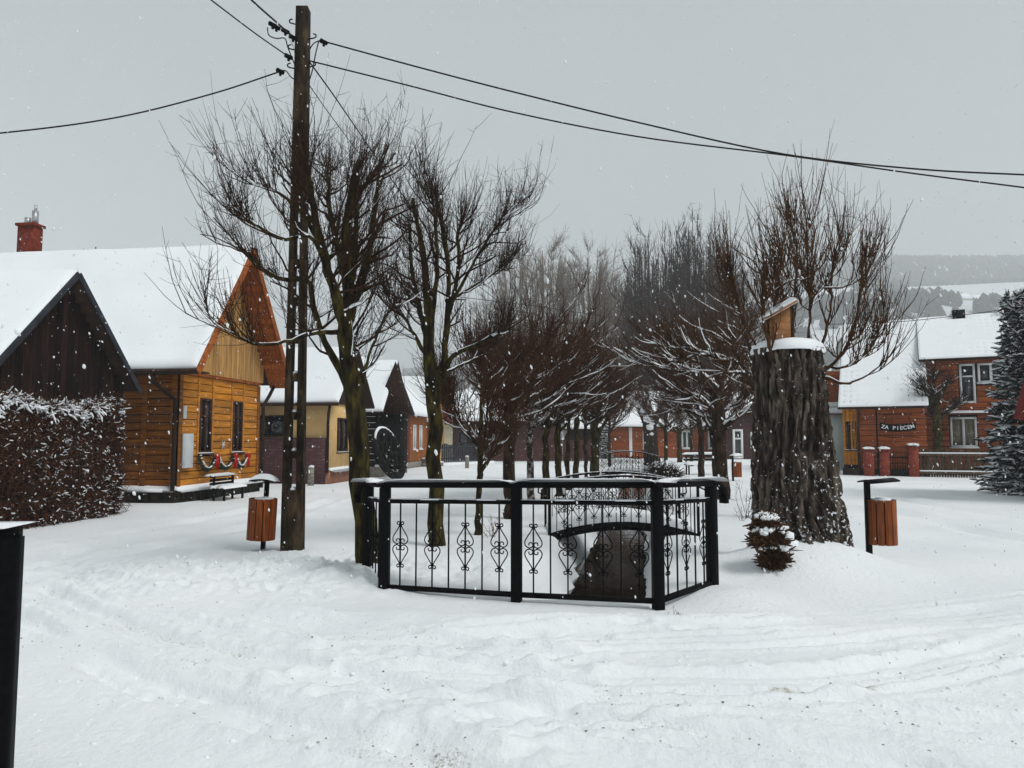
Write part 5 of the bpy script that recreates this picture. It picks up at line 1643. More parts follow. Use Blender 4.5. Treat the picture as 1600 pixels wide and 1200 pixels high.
def row_tree(px, by, wpx, top, seed, label, bark='bark_moss', twig='twig_red', spread=1.0, lean=0.0, n3=620, fork=None, snow=0.5, Y=None, n2=64, n4=2000, r3=0.75):
    Y = Y or 1840.0 / (by - 685)
    x = GX(px, Y); r = np.random.default_rng(seed)
    rad0 = wpx * Y / FPX / 2
    h = EYE + (685 - top) * Y / FPX
    zf = fork or 2.0 + 0.4 * r.random()
    limbs = [(np.array([[x, Y, -0.15], [x, Y, 0.1], [x + lean * 0.5, Y, zf * 0.6], [x + lean, Y, zf], [x + lean * 1.3 + r.normal(0, .08), Y + r.normal(0, .1), zf + (h - zf) * 0.42]]),
              np.array([rad0 * 1.3, rad0 * 1.08, rad0 * 0.95, rad0 * 0.9, rad0 * 0.45]))]
    k = 6
    for i in range(k):
        a = 2 * pi * i / k + r.random() * 0.8
        z0 = zf - 0.35 + 0.7 * r.random()
        s = (0.55 + 0.6 * r.random()) * spread
        e = np.array([cos(a) * s, sin(a) * s, 0])
        b0 = np.array([x + lean * z0 / zf, Y, z0])
        hh = (h - z0) * (0.34 + 0.22 * r.random())
        limbs.append((np.array([b0, b0 + e * 0.45 + UPV * hh * 0.25, b0 + e * 0.8 + UPV * hh * 0.6, b0 + e + UPV * hh]), np.array([rad0 * 0.5, rad0 * 0.4, rad0 * 0.3, rad0 * 0.2])))
    return bare_tree('linden_tree', label, 'tree', (x, Y, 0), limbs, seed, n2, n3, n4, (0.4, 1.1 * spread), (0.35, (h - zf) * 0.42), (0.1, 0.35), bark, twig,
                     zmin=zf - 0.35, group='bare trees along the brook', rt=0.0062 + 0.00022 * Y, snow=snow * 0.75, rise3=r3, out2=0.75, sides=8, up2=0.15)


row_tree(748, 833, 10, 470, 21, 'slim mossy tree forking low behind the left railing panel', spread=0.9, n3=480, fork=1.35, lean=0.02)
row_tree(797, 808, 19, 420, 22, 'brown trunked bare tree beside the middle railing post', 'bark_brown', spread=1.25, n3=800, n2=85)
row_tree(829, 783, 11, 445, 23, 'tree with pale patchy bark just right of the middle railing post', 'bark_birch', spread=1.3, n3=800, fork=2.1, snow=0.7, n2=95)
row_tree(853, 779, 11, 470, 24, 'dark slim tree at the left end of the footbridge', 'bark_moss', spread=1.25, n3=750, snow=0.55, n2=90)
row_tree(872, 774, 10, 490, 25, 'moss green trunk above the left end of the footbridge handrail', spread=1.2, snow=0.8, n2=80)
row_tree(887, 765, 7, 505, 26, 'thin tree behind the left half of the footbridge handrail', 'bark_brown', spread=1.2, snow=0.7)
row_tree(901, 759, 9, 515, 27, 'mossy tree behind the middle of the footbridge arch', spread=1.25)
row_tree(915, 754, 6, 530, 28, 'thin grey brown tree next to the thick far trunk', 'bark_brown', spread=1.25)
row_tree(929, 750, 14, 535, 29, 'thick mossy twin trunk, farthest of the left tree row', spread=1.5, n3=800)
row_tree(952, 729, 5, 590, 30, 'very thin distant tree left of the far footbridge', 'bark_brown', spread=1.4, n3=400)
# right row
Yr = 19.6
tb = P(1128, 780, Yr)
limbs = [LB([(1130, 788, 0.24), (1129, 770, 0.20), (1125, 700, 0.18), (1124, 660, 0.175), (1122, 610, 0.13), (1126, 560, 0.08), (1120, 520, 0.05)], Yr),
         LB([(1122, 668, 0.11), (1117, 650, 0.085), (1100, 628, 0.075, -.3), (1088, 620, 0.065, -.5), (1062, 615, 0.05, -.7), (1042, 613, 0.03, -.8)], Yr),
         LB([(1132, 668, 0.10), (1140, 660, 0.07, -.3), (1162, 645, 0.06, -.6), (1182, 638, 0.05, -.8), (1200, 620, 0.03, -.9)], Yr),
         LB([(1115, 690, 0.06), (1105, 660, 0.045, .5), (1085, 645, 0.04, .8), (1066, 640, 0.02, 1)], Yr),
         LB([(1124, 640, 0.09), (1105, 590, 0.06, .5), (1085, 550, 0.045, .8), (1075, 515, 0.025, 1)], Yr),
         LB([(1126, 620, 0.08), (1150, 580, 0.06, .6), (1165, 540, 0.04, .9), (1172, 510, 0.02, 1)], Yr),
         LB([(1124, 610, 0.06), (1095, 585, 0.045, -.8), (1060, 580, 0.035, -1.2), (1030, 575, 0.02, -1.4)], Yr)]
bare_tree('linden_tree', 'thick brown trunk with snowy forked limbs right of the railing', 'tree', (tb[0], tb[1], 0), limbs, 31, 95, 1000, 2100,
          (0.6, 1.9), (0.5, 1.7), (0.15, 0.5), 'bark_brown', 'twig_red', zmin=2.0, group='bare trees along the brook', rt=0.0095, snow=0.8, rise3=0.45, out2=1.1, r2=0.03)
row_tree(1116, 776, 8, 560, 32, 'slim mossy stem close to the thick brown trunk', spread=0.9, n3=260, Y=20.6, snow=0.8)
Yl = 15.0
tb = P(1212, 800, Yl)
limbs = [LB([(1212, 812, 0.16), (1210, 740, 0.13), (1204, 680, 0.12), (1196, 640, 0.10), (1180, 606, 0.075, -.1), (1165, 582, 0.062, -.3), (1152, 565, 0.055, -.4), (1148, 545, 0.04, -.4), (1143, 528, 0.025, -.4)], Yl),
         LB([(1153, 567, 0.05, -.4), (1140, 563, 0.05, -.5), (1110, 555, 0.042, -.8), (1075, 546, 0.034, -1.1), (1043, 543, 0.016, -1.3)], Yl),
         LB([(1098, 552, 0.03, -.9), (1080, 557, 0.02, -.9), (1062, 568, 0.012, -.9)], Yl),
         LB([(1165, 583, 0.04, -.3), (1150, 582, 0.026, -.6), (1137, 582, 0.012, -.8)], Yl),
         LB([(1204, 660, 0.08), (1215, 600, 0.06, .4), (1225, 540, 0.04, .6), (1220, 480, 0.02, .7)], Yl),
         LB([(1196, 640, 0.06), (1175, 560, 0.04, .5), (1160, 500, 0.025, .8), (1150, 470, 0.014, .9)], Yl)]
bare_tree('linden_tree', 'tree half hidden by the stump with a snowy limb reaching left', 'tree', (tb[0], tb[1], 0), limbs, 33, 70, 650, 1500,
          (0.4, 1.3), (0.4, 1.2), (0.1, 0.4), 'bark_brown', 'twig_orange', zmin=2.3, group='bare trees along the brook', rt=0.008, snow=0.7, rise3=0.5, out2=1.0)
row_tree(1095, 748, 10, 560, 34, 'smooth grey trunk in front of the distant bench', 'bark_brown', spread=1.5, n3=650, snow=0.8)
row_tree(1061, 722, 8, 580, 35, 'distant mossy trunk before the red brown building', spread=2.0, n3=500, fork=2.2, snow=0.7)
row_tree(1080, 728, 5, 575, 36, 'thin distant trunk between bench and red brown building', spread=1.6, n3=400, fork=2.2, snow=0.7)
row_tree(1040, 726, 6, 575, 38, 'distant bare tree just right of the pollarded trunk', spread=1.7, n3=450, fork=2.2, snow=0.7)

# pollarded trunk with snow lumps in front of the far building
Yp = 52.0
tb = P(1018, 716, Yp)
limbs = [LB([(1018, 728, 0.55), (1017, 700, 0.50), (1016, 672, 0.50), (1013, 655, 0.46)], Yp),
         LB([(1014, 662, 0.32), (1007, 652, 0.28), (1001, 640, 0.26), (1002, 632, 0.2)], Yp), LB([(1018, 662, 0.32), (1026, 650, 0.28), (1033, 640, 0.22), (1036, 636, 0.2)], Yp),
         LB([(1014, 650, 0.3), (1009, 638, 0.24), (1005, 625, 0.2)], Yp)]
pp = bare_tree('pollard_tree', 'thick pollarded trunk with snowy stubs before the red brown building', 'tree', (tb[0], tb[1], 0), limbs, 37, 14, 200, 400,
               (0.4, 1.0), (0.6, 1.8), (0.2, 0.5), 'bark_brown', 'twig', zmin=3.2, rt=0.013, snow=0.8)
C = np.array([P(a, b, Yp - 0.4) for a, b in ((1000, 631), (1006, 640), (1012, 655), (1016, 668), (1019, 660), (1032, 636), (1003, 624), (1018, 678))])
G().blobs(C, [0.36, 0.3, 0.34, 0.3, 0.25, 0.34, 0.25, 0.2], 0.9, 4).build('snow_lump', M['snow'], pp, True)

# ------------------------------------------------------------------ the big stump
Ys = 9.35
sx_, sy_ = P(1248, 800, Ys)[0], Ys
stump = thing('tree_stump', 'huge furrowed tree stump with snow cap and upright shoots', 'stump', (sx_, sy_, 0))
nz, na = 230, 380
zz = np.linspace(-0.1, 2.73, nz); th = np.linspace(0, 2 * pi, na, endpoint=False)
T_, Z_ = np.meshgrid(th, zz)
prof = np.interp(zz, [-0.1, 0.15, 0.5, 1.2, 2.0, 2.73], [0.62, 0.60, 0.555, 0.51, 0.46, 0.43])
cx_ = np.interp(zz, [0, 2.73], [sx_, P(1233, 548, Ys)[0]])
wob = (vnoise(T_ / (2 * pi) * 7, Z_ * 0.45, 301, 7) - 0.5) * 0.10
shift = 3.0 * (vnoise(T_ / (2 * pi) * 9, Z_ * 0.9, 305, 9) - 0.5)
n1_ = vnoise(T_ / (2 * pi) * 40 + shift, Z_ * 1.7, 302, 40)
fur = np.abs(n1_ - 0.5) * 2
n2_ = vnoise(T_ / (2 * pi) * 84 + shift * 2, Z_ * 4.0, 303, 84)
fur2 = np.abs(n2_ - 0.5) * 2
rr = prof[:, None] + wob + 0.02 - 0.085 * np.exp(-(fur / 0.26) ** 2) - 0.04 * np.exp(-(fur2 / 0.3) ** 2) + 0.03 * (vnoise(T_ / (2 * pi) * 150, Z_ * 22, 304, 150) - 0.5) + 0.03 * (vnoise(T_ / (2 * pi) * 44, Z_ * 8, 306, 44) - 0.5)
# root flare
rr = rr + 0.12 * np.clip(1 - Z_ / 0.7, 0, 1) ** 2 * (0.5 + 0.5 * np.cos(T_ * 4 + 0.7))
V = np.stack([cx_[:, None] + rr * np.cos(T_), sy_ + rr * np.sin(T_), Z_], -1)
g = G(); g.grid(V, closed=True)
g.F[0] = g.F[0]
topc = np.array([cx_[-1], sy_, 2.70])
ringv = V[-1]
g.add(np.vstack([topc[None], ringv]), np.array([[0, i + 1, (i + 1) % na + 1] for i in range(na)]))
g.build('trunk', M['stump_bark'], stump, True)
# snow cap
nr = 14
rad_ = np.linspace(0, 1, nr)
cap = []
for k in range(nr):
    f = rad_[k]
    hh = 0.145 * np.sqrt(max(0, 1 - f ** 4.5)) + 2.715
    rim = 0.455 * (1 + 0.05 * np.sin(th * 3 + 1) + 0.05 * (vnoise(th / (2 * pi) * 9, 0 * th, 310, 9) - 0.5))
    cap.append(np.stack([topc[0] - 0.01 + rim * f * np.cos(th), sy_ + rim * f * np.sin(th), hh + 0.03 * (vnoise(th / (2 * pi) * 11, 0 * th + f * 3, 311, 11) - 0.5) * f], -1))
cap.append(np.stack([topc[0] - 0.01 + rim * 0.98 * np.cos(th), sy_ + rim * 0.98 * np.sin(th), 2.70 - 0.05 * vnoise(th / (2 * pi) * 23, 0 * th, 312, 23)], -1))
g = G(); g.grid(np.array(cap), closed=True); g.build('snow_cap', M['snow'], stump, True)
# snow stuck in the bark, most of it low and on the right
r = np.random.default_rng(9)
i = r.integers(0, nz - 8, 6000); j = r.integers(0, na, 6000)
pv = V[i, j]
pr = np.clip(1.1 - pv[:, 2] / 0.85, 0, 1) ** 1.5 * 0.8 + np.clip((np.cos(th[j] + 0.8)) * 0.5 + 0.12, 0, 1) ** 2 * np.clip(1.15 - pv[:, 2] / 1.9, 0.02, 1) * 0.5 + 0.015
pr = pr * np.clip(vnoise(th[j] * 9, pv[:, 2] * 5, 320) * 4 - 1.3, 0, 1.4) * np.clip(1.0 - pv[:, 2] / 0.75, 0, 1)
keep = (r.random(len(pv)) < pr) & (np.sin(th[j]) < 0.45)
pv = pv[keep]
sz = 0.004 + 0.009 * r.random(len(pv)) ** 2 + 0.035 * r.random(len(pv)) ** 2 * np.clip(0.6 - pv[:, 2], 0, 1)
G().blobs(pv, sz, 1.1, 12).build('bark_snow', M['snow'], stump, False, kind='stuff')
# shoots
e = lambda px, py, dy=0.0: P(px, py, Ys + dy)
limbs = [([e(1214, 575, -.25), e(1202, 540, -.3), e(1192, 500, -.2), e(1194, 450, -.1), e(1200, 420, 0)], [0.055, 0.05, 0.042, 0.04, 0.03]),
         ([e(1200, 520, -.2), e(1212, 460, .1), e(1222, 400, .1), e(1226, 350, .1)], [0.03, 0.024, 0.017, 0.01]),
         ([e(1262, 548, .2), e(1265, 480, .2), e(1262, 420, .1), e(1260, 360, 0)], [0.04, 0.03, 0.024, 0.012]),
         ([e(1280, 560, .1), e(1296, 490, .2), e(1300, 430, .2), e(1308, 380, .1)], [0.042, 0.03, 0.024, 0.012]),
         ([e(1284, 580, -.1), e(1318, 550, -.1), e(1338, 500, 0), e(1345, 440, .1), e(1352, 400, .1)], [0.05, 0.035, 0.028, 0.02, 0.01]),
         ([e(1288, 590, -.2), e(1320, 600, -.35), e(1352, 588, -.4), e(1385, 562, -.4), e(1402, 540, -.4)], [0.045, 0.034, 0.022, 0.014, 0.007]),
         ([e(1286, 575, 0), e(1325, 572, -.2), e(1360, 545, -.2), e(1380, 500, -.1)], [0.04, 0.026, 0.018, 0.008]),
         ([e(1196, 560, -.1), e(1170, 520, .1), e(1152, 470, .2), e(1140, 410, .2)], [0.04, 0.026, 0.018, 0.01]),
         ([e(1240, 545, .35), e(1240, 470, .4), e(1245, 400, .4), e(1240, 340, .4)], [0.04, 0.03, 0.02, 0.01]),
         ([e(1196, 470, -.1), e(1230, 440, -.3), e(1258, 436, -.4), e(1280, 420, -.4)], [0.03, 0.022, 0.016, 0.01]),
         ([e(1288, 450, 0), e(1320, 448, .2), e(1350, 430, .3), e(1368, 400, .3)], [0.03, 0.022, 0.016, 0.008])]
limbs = [(np.array(a), np.array(b) * 0.48) for a, b in limbs]
bare_tree('x', '', '', (sx_, sy_, 0), limbs, 41, 170, 900, 600, (0.12, 0.5), (0.45, 1.4), (0.08, 0.3), 'twig_orange', 'twig_orange', zmin=2.35, parent=stump, jit=0.035, tipf=0.1,
          center=(P(1258, 0, Ys)[0], sy_, 0), rt=0.0058, up2=0.2, up3=0.20, out2=0.45, rise3=1.25, r2=0.012, snow=0.12, sides=7)
for ch in stump.children:
    if ch.name.startswith('trunk') and ch.data.materials[0] == M['twig_orange']: ch.name = 'limb'
# burl with pruned shoots at the foot, loaded with snow
bc = P(1202, 848, 8.4)
r = np.random.default_rng(15)
lobes = [((-0.02, 0.03, 0.21), (0.12, 0.11, 0.09), 330), ((0.0, 0.0, 0.04), (0.19, 0.14, 0.12), 520), ((0.05, 0.02, -0.17), (0.17, 0.13, 0.15), 520)]
g, gs = G(), G()
for k, (c_, rad3, n_) in enumerate(lobes):
    cc_ = bc + np.array(c_); rad3 = np.array(rad3)
    dv = unit(r.normal(0, 1, (n_, 3)) + np.array([-0.1, -0.4, 0.05]))
    wob_ = 0.75 + 0.5 * vnoise(dv[:, 0] * 3 + k * 7, dv[:, 2] * 3, 331)[:, None]
    st = cc_ + dv * rad3 * wob_ * r.uniform(0.55, 1.0, (n_, 1))
    Pt = grow(r, st, dv + r.normal(0, 0.5, dv.shape) + UPV * 0.25, r.uniform(0.03, 0.10, n_) * np.where(r.random(n_) < 0.08, 2.0, 1.0), 3, 0.0, 0.2)
    g.tubes(Pt, np.tile([0.016, 0.013, 0.005], (n_, 1)) * r.uniform(0.4, 1.25, (n_, 1)), 4)
    g.blobs(cc_ + r.normal(0, 0.3, (7, 3)) * rad3, np.full(7, 0.55) * rad3.min(), 1.0, 30 + k)
    # snow lying on the upper side of each lobe
    m_ = 80
    a_ = r.random(m_) * 2 * pi; q_ = np.sqrt(r.random(m_)) * 0.95
    pos = cc_ + np.stack([np.cos(a_) * q_ * rad3[0], np.sin(a_) * q_ * rad3[1] - 0.02, rad3[2] * np.sqrt(1 - 0.8 * q_ ** 2) + 0.015 + 0 * q_], -1)
    sel_ = vnoise(pos[:, 0] * 14, pos[:, 1] * 14 + k * 5, 341) > 0.2
    gs.blobs(pos[sel_], r.uniform(0.022, 0.055, sel_.sum()), 0.7, 50 + k)
gs.blobs([bc + (0.2, 0.02, 0.06), bc + (0.24, 0.05, -0.04), bc + (0.16, 0.05, 0.16)], [0.10, 0.11, 0.10], 0.8, 61)
g.build('burl', M['twig_orange'], stump)
gs.build('burl_snow', M['snow'], stump, True, kind='stuff')
rp = P(1322, 918, 8.3)
G().blobs([rp + (0, 0, 0.0), rp + (-0.03, 0.03, 0.03)], [0.055, 0.05], 1.0, 2).build('root', M['twig'], stump)

# ------------------------------------------------------------------ small bare shrubs and weeds
def shrub(label, px, by, n, h, seed, spread=0.35, rt=0.005, m='twig'):
    Y = 1840.0 / (by - 685); x = GX(px, Y); z = gz(x, Y); r = np.random.default_rng(seed)
    root = thing('bare_shrub', label, 'shrub', (x, Y, z), 'bare shrubs')
    st = np.array([x, Y, z - 0.03]) + r.normal(0, 0.04, (n, 3)) * np.array([1, 1, 0])
    d = r.normal(0, spread, (n, 3)); d[:, 2] = 1
    a = grow(r, st, d, h * r.uniform(0.5, 1, n), 6, 0.05, 0.12)
    rr = np.tile(np.linspace(1, 0.35, 6) * rt, (n, 1))
    g = G(); g.tubes(a, rr, 4)
    c, dc, _ = pick(r, a, rr, n * 4, 0.25, 0.95)
    g.tubes(grow(r, c, dc * 0.7 + r.normal(0, 0.4, c.shape), r.uniform(0.1, 0.35, len(c)) * h, 4, 0.05, 0.1), np.tile(np.linspace(0.7, 0.25, 4) * rt, (len(c), 1)), 3)
    g.build('stems', M[m], root)


shrub('thin bare shrub left of the stump', 1165, 808, 7, 1.0, 1, 0.25, 0.006)
shrub('dry grass tuft behind the slim tree in the left railing panel', 771, 836, 16, 0.45, 2, 0.5, 0.003, 'twig_orange')
shrub('few dry stems at the corner of the hedge', 196, 798, 9, 0.4, 3, 0.6, 0.005)
shrub('dry weeds at the brook edge seen through the railing', 872, 905, 12, 0.22, 4, 0.9, 0.004)
shrub('bent dry weeds at the right end of the railing', 1060, 962, 10, 0.16, 5, 1.2, 0.0025)
shrub('short stems beside the burl of the stump', 1158, 812, 5, 0.35, 6, 0.4, 0.004)
# dense low bush in front of the far footbridge
bx_ = P(1035, 740, 27.0)
bush = thing('low_bush', 'dense dark low bush beside the far footbridge', 'bush', (bx_[0], 27.0, 0))
r = np.random.default_rng(18); n_ = 1500
d = unit(r.normal(0, 1, (n_, 3)) * np.array([1, 1, 0.8]) + UPV * 0.45); d[:, 2] = np.abs(d[:, 2])
st = np.array([bx_[0], 27.0, 0.1]) + d * r.uniform(0.1, 0.55, (n_, 1)) * np.array([1.3, 1, 0.9])
Pt = grow(r, st, d + r.normal(0, 0.4, d.shape), r.uniform(0.15, 0.4, n_), 4, 0.03, 0.15)
G().tubes(Pt, np.tile(np.linspace(1, 0.4, 4) * 0.012, (n_, 1)), 3).build('stems', M['twig'], bush)
t_ = Pt[r.random(n_) < 0.12][:, -1]
G().blobs(t_, r.uniform(0.015, 0.04, len(t_)), 0.7, 3).build('bush_snow', M['snow'], bush, kind='stuff')

# small garden tree in front of the sign house
Yg = 30.9
limbs = [LB([(1466, 712, 0.2), (1466, 690, 0.17), (1464, 660, 0.16), (1460, 635, 0.15)], Yg), LB([(1461, 640, 0.13), (1448, 615, 0.1), (1440, 600, 0.06)], Yg),
         LB([(1461, 640, 0.13), (1472, 612, 0.1), (1480, 595, 0.06)], Yg), LB([(1468, 655, 0.1), (1482, 640, 0.08), (1490, 632, 0.05)], Yg), LB([(1461, 640, 0.12), (1458, 605, 0.08), (1462, 585, 0.05)], Yg)]
gt2 = bare_tree('garden_tree', 'small bare garden tree with rounded crown before the brick red house', 'tree', (P(1466, 700, Yg)[0], Yg, 0), limbs, 51, 60, 620, 900,
          (0.3, 0.8), (0.3, 1.0), (0.1, 0.3), 'bark_moss', 'twig', zmin=2.4, rt=0.011, snow=0.4, rise3=0.4)

# ------------------------------------------------------------------ tall trees in the background
def tall_tree(name, label, x, Y, h, seed, width, twig, group, n=34, columnar=True, rt=0.02):
    r = np.random.default_rng(seed)
    limbs = [(np.array([[x, Y, -0.2], [x, Y, h * 0.2], [x + r.normal(0, .2), Y, h * 0.5], [x + r.normal(0, .3), Y, h * 0.9]]), np.array([0.42, 0.36, 0.22, 0.05]))]
    for i in range(n):
        a = r.random() * 2 * pi; s = width * sqrt(r.random())
        z0 = h * r.uniform(0.10, 0.40); z1 = h * (1 - 0.22 * (s / width) ** 2 - 0.12 * r.random())
        e = np.array([cos(a) * s, sin(a) * s, 0]); b0 = np.array([x, Y, z0])
        if columnar:
            q = [b0, b0 + e * 0.6 + UPV * (z1 - z0) * 0.15, b0 + e * 0.95 + UPV * (z1 - z0) * 0.45, b0 + e + UPV * (z1 - z0)]
        else:
            z1 = h * r.uniform(0.55, 0.97)
            q = [b0 + UPV * h * 0.15 * r.random(), b0 + e * 0.35 + UPV * (z1 - z0) * 0.3, b0 + e * 0.75 + UPV * (z1 - z0) * 0.65, b0 + e * 1.1 + UPV * (z1 - z0)]
        limbs.append((np.array(q), np.array([0.16, 0.12, 0.08, 0.03])))
    return bare_tree(name, label, 'tree', (x, Y, 0), limbs, seed, 200, 2600, 2600, (1.0, 2.4), (0.8, 3.0), (0.4, 1.2), twig, twig, zmin=h * 0.14, rt=rt, snow=0, group=group,
                     out2=0.6 if columnar else 0.9, rise3=1.1 if columnar else 0.7, up3=0.22 if columnar else 0.08, r2=0.05, sides=5, knob=False)


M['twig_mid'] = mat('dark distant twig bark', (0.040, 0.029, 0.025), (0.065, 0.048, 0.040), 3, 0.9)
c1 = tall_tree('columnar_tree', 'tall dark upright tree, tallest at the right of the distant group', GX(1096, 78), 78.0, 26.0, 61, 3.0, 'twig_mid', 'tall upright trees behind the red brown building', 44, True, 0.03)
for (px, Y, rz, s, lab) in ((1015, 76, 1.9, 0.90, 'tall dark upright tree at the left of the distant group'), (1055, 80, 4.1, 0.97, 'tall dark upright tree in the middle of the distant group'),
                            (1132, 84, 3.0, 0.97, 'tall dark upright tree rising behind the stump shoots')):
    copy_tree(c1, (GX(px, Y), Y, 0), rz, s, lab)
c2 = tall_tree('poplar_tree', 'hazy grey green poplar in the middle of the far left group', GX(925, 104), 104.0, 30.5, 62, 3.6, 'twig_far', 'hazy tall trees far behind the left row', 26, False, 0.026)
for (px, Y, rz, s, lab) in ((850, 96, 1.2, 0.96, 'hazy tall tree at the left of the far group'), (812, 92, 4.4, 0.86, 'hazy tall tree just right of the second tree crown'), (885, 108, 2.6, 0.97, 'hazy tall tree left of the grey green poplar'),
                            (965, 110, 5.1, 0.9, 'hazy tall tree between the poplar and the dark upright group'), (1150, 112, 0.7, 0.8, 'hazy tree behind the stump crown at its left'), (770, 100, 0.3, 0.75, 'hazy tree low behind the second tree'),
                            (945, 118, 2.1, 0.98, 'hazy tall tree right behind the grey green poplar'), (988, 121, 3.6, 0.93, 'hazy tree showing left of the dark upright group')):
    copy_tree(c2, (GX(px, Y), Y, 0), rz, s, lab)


# ------------------------------------------------------------------ conifers
def spruce(label, x, Y, h, rad0, seed, nw=26, zlow=0.15, snow=True, group=None):
    r = np.random.default_rng(seed)
    root = thing('spruce_tree', label, 'tree', (x, Y, 0), group)
    G().tubes([(x, Y, -0.1), (x, Y, h * 0.5), (x, Y, h)], [0.12, 0.08, 0.015], 8).build('trunk', M['bark_brown'], root, True)
    gn, gs = G(), G()
    B, Lb = [], []
    for k in range(nw):
        z = zlow + (h - zlow) * (k / nw) ** 1.02
        L0 = rad0 * (1 - (z - zlow) / (h - zlow) * 0.94) + 0.06
        m = int(8 + 8 * (1 - k / nw))
        a0 = r.random() * 6
        for i in range(m):
            a = a0 + i * 2 * pi / m + r.normal(0, 0.15)
            B.append((x, Y, z + r.normal(0, 0.06), cos(a), sin(a))); Lb.append(L0 * r.uniform(0.75, 1.15))
    B = np.array(B); Lb = np.array(Lb)
    d = np.stack([B[:, 3], B[:, 4], np.full(len(B), 0.18)], -1)
    br = grow(r, B[:, :3], d, Lb, 7, -0.09, 0.05)
    br[:, -1, 2] += 0.06
    rb = np.outer(0.02 + 0.02 * Lb, np.linspace(1, 0.4, 7))
    gn.tubes(br, rb, 4)
    n5 = int(2.2 * len(B) * 9)
    c, dc, _ = pick(r, br, rb, n5, 0.12, 1.0)
    sd = np.cross(dc, UPV) * r.choice([-1, 1], n5)[:, None]
    tw = grow(r, c, dc * 0.8 + sd * 0.8 - UPV * 0.12 + r.normal(0, 0.2, c.shape), r.uniform(0.1, 0.34, n5), 4, -0.05, 0.08)
    gn.tubes(tw, np.tile([0.016, 0.026, 0.022, 0.006], (n5, 1)) * r.uniform(0.7, 1.2, (n5, 1)), 4)
    # needle tufts
    n6 = n5 * 2
    c2_, d2_, _ = pick(r, tw, np.ones(tw.shape[:2]), n6, 0.1, 1.0)
    nd = grow(r, c2_, d2_ * 0.7 + r.normal(0, 0.6, c2_.shape), r.uniform(0.05, 0.11, n6), 2, 0, 0)
    gn.tubes(nd, np.tile([0.011, 0.002], (n6, 1)), 3)
    gn.build('crown', M['needle'], root)
    if snow:
        sel = r.random(n5) < 0.62
        Q = tw[sel] + UPV * 0.024
        gs.tubes(Q, np.tile([0.016, 0.030, 0.026, 0.004], (sel.sum(), 1)) * r.uniform(0.3, 1.3, (sel.sum(), 1)), 5)
        t_ = br[r.random(len(br)) < 0.6][:, -4:]
        gs.tubes(t_ + UPV * 0.04, np.tile([0.03, 0.045, 0.04, 0.01], (len(t_), 1)), 5)
        gs.build('bough_snow', M['snow'], root, True)
    return root


spruce('snow laden blue green spruce at the right edge of the picture', GX(1597, 21.3), 21.3, 5.9, 1.08, 71, 26)
cs = spruce('dark conifer in the gap left of the red brown building', GX(990, 68), 68.0, 7.0, 1.7, 72, 18, snow=True)
cs2 = copy_tree(cs, (GX(946, 58), 58.0, 0), 1.1, 0.42, 'small blue green conifer at the end of the left tree row')
cs3 = copy_tree(cs, (GX(137, 34), 34.0, 0), 2.0, 1.51, 'conifer tip showing over the ridge of the large timber house')
cs4 = copy_tree(cs, (GX(1012, 72), 72.0, 0), 3.0, 1.0, 'dark conifer directly behind the red brown building')

# ------------------------------------------------------------------ hedge
F = Fr(-8.95, 10.6, 0.127, 0.992)
Lh, Hh, Th = 5.15, 2.3, 0.8
hedge = thing('hedge', 'tall brown dry leaved hedge with snow in front of the dark shed', 'hedge', F.p(Lh / 2, -Th / 2, 0))
r = np.random.default_rng(81)
def hpoint(n, shell=True):
    u = r.uniform(0, Lh, n); z = r.uniform(0, 1, n); w = r.uniform(0, 1, n)
    hh = Hh * (1 + 0.16 * fbm(u * 1.3, 0 * u, 401, 3) * 2)
    bul = 0.28 * fbm(u * 1.6, z * 2.6, 402, 3) * 2 - 0.25 * np.clip((z - 0.8) / 0.2, 0, 1) ** 2
    face = r.random(n)
    nn = np.where(face < 0.62, bul - 0.22 * w ** 2, np.where(face < 0.82, -Th * w, -Th * w))
    uu = np.where((face >= 0.82), Lh - 0.22 * w ** 2 + 0.08 * r.normal(0, 1, n), u)
    zz_ = np.where((face >= 0.62) & (face < 0.82), hh - 0.15 * z ** 2, hh * z)
    return F.o + F.U * uu[:, None] + F.N * nn[:, None] + UPV * zz_[:, None]


n_ = 950
st = F.o + F.U * r.uniform(0, Lh, n_)[:, None] + F.N * (-Th * r.random(n_))[:, None] + UPV * r.uniform(0, 1.3, n_)[:, None]
g = G(); g.tubes(grow(r, st, r.normal(0, 0.3, (n_, 3)) + UPV, r.uniform(0.6, 1.25, n_), 6, 0.05, 0.15), np.tile(np.linspace(1, 0.35, 6) * 0.010, (n_, 1)), 4)
c = hpoint(7500)
g.tubes(grow(r, c, r.normal(0, 0.7, c.shape) + F.N * 0.4 + UPV * 0.2, r.uniform(0.1, 0.4, len(c)), 4, 0.0, 0.3), np.tile(np.linspace(1, 0.4, 4) * 0.006, (len(c), 1)), 3)
g.build('stems', M['twig_red'], hedge)
g = G(); F.box(g, 0.15, Lh - 0.35, -Th + 0.2, -0.42, 0, Hh - 0.55); g.build('dense_core', M['twig'], hedge)
n_ = 34000
c = hpoint(n_)
a = unit(r.normal(0, 1, (n_, 3))); b_ = unit(np.cross(a, r.normal(0, 1, (n_, 3))))
s = r.uniform(0.015, 0.04, (n_, 1))
Q = np.stack([c - a * s, c + b_ * s * 0.55, c + a * s, c - b_ * s * 0.55], 1).reshape(-1, 3)
g = G(); g.add(Q, np.arange(n_ * 4).reshape(-1, 4)); g.build('leaves', M['leaf_dry'], hedge, kind='stuff')
n_ = 8000
c = hpoint(n_)
hf = (c[:, 2] / Hh)
pr = 0.42 + 0.75 * np.clip((hf - 0.82) / 0.15, 0, 1) + 0.2 * np.clip(0.25 - hf, 0, 1)
uu = (c - F.o) @ F.U
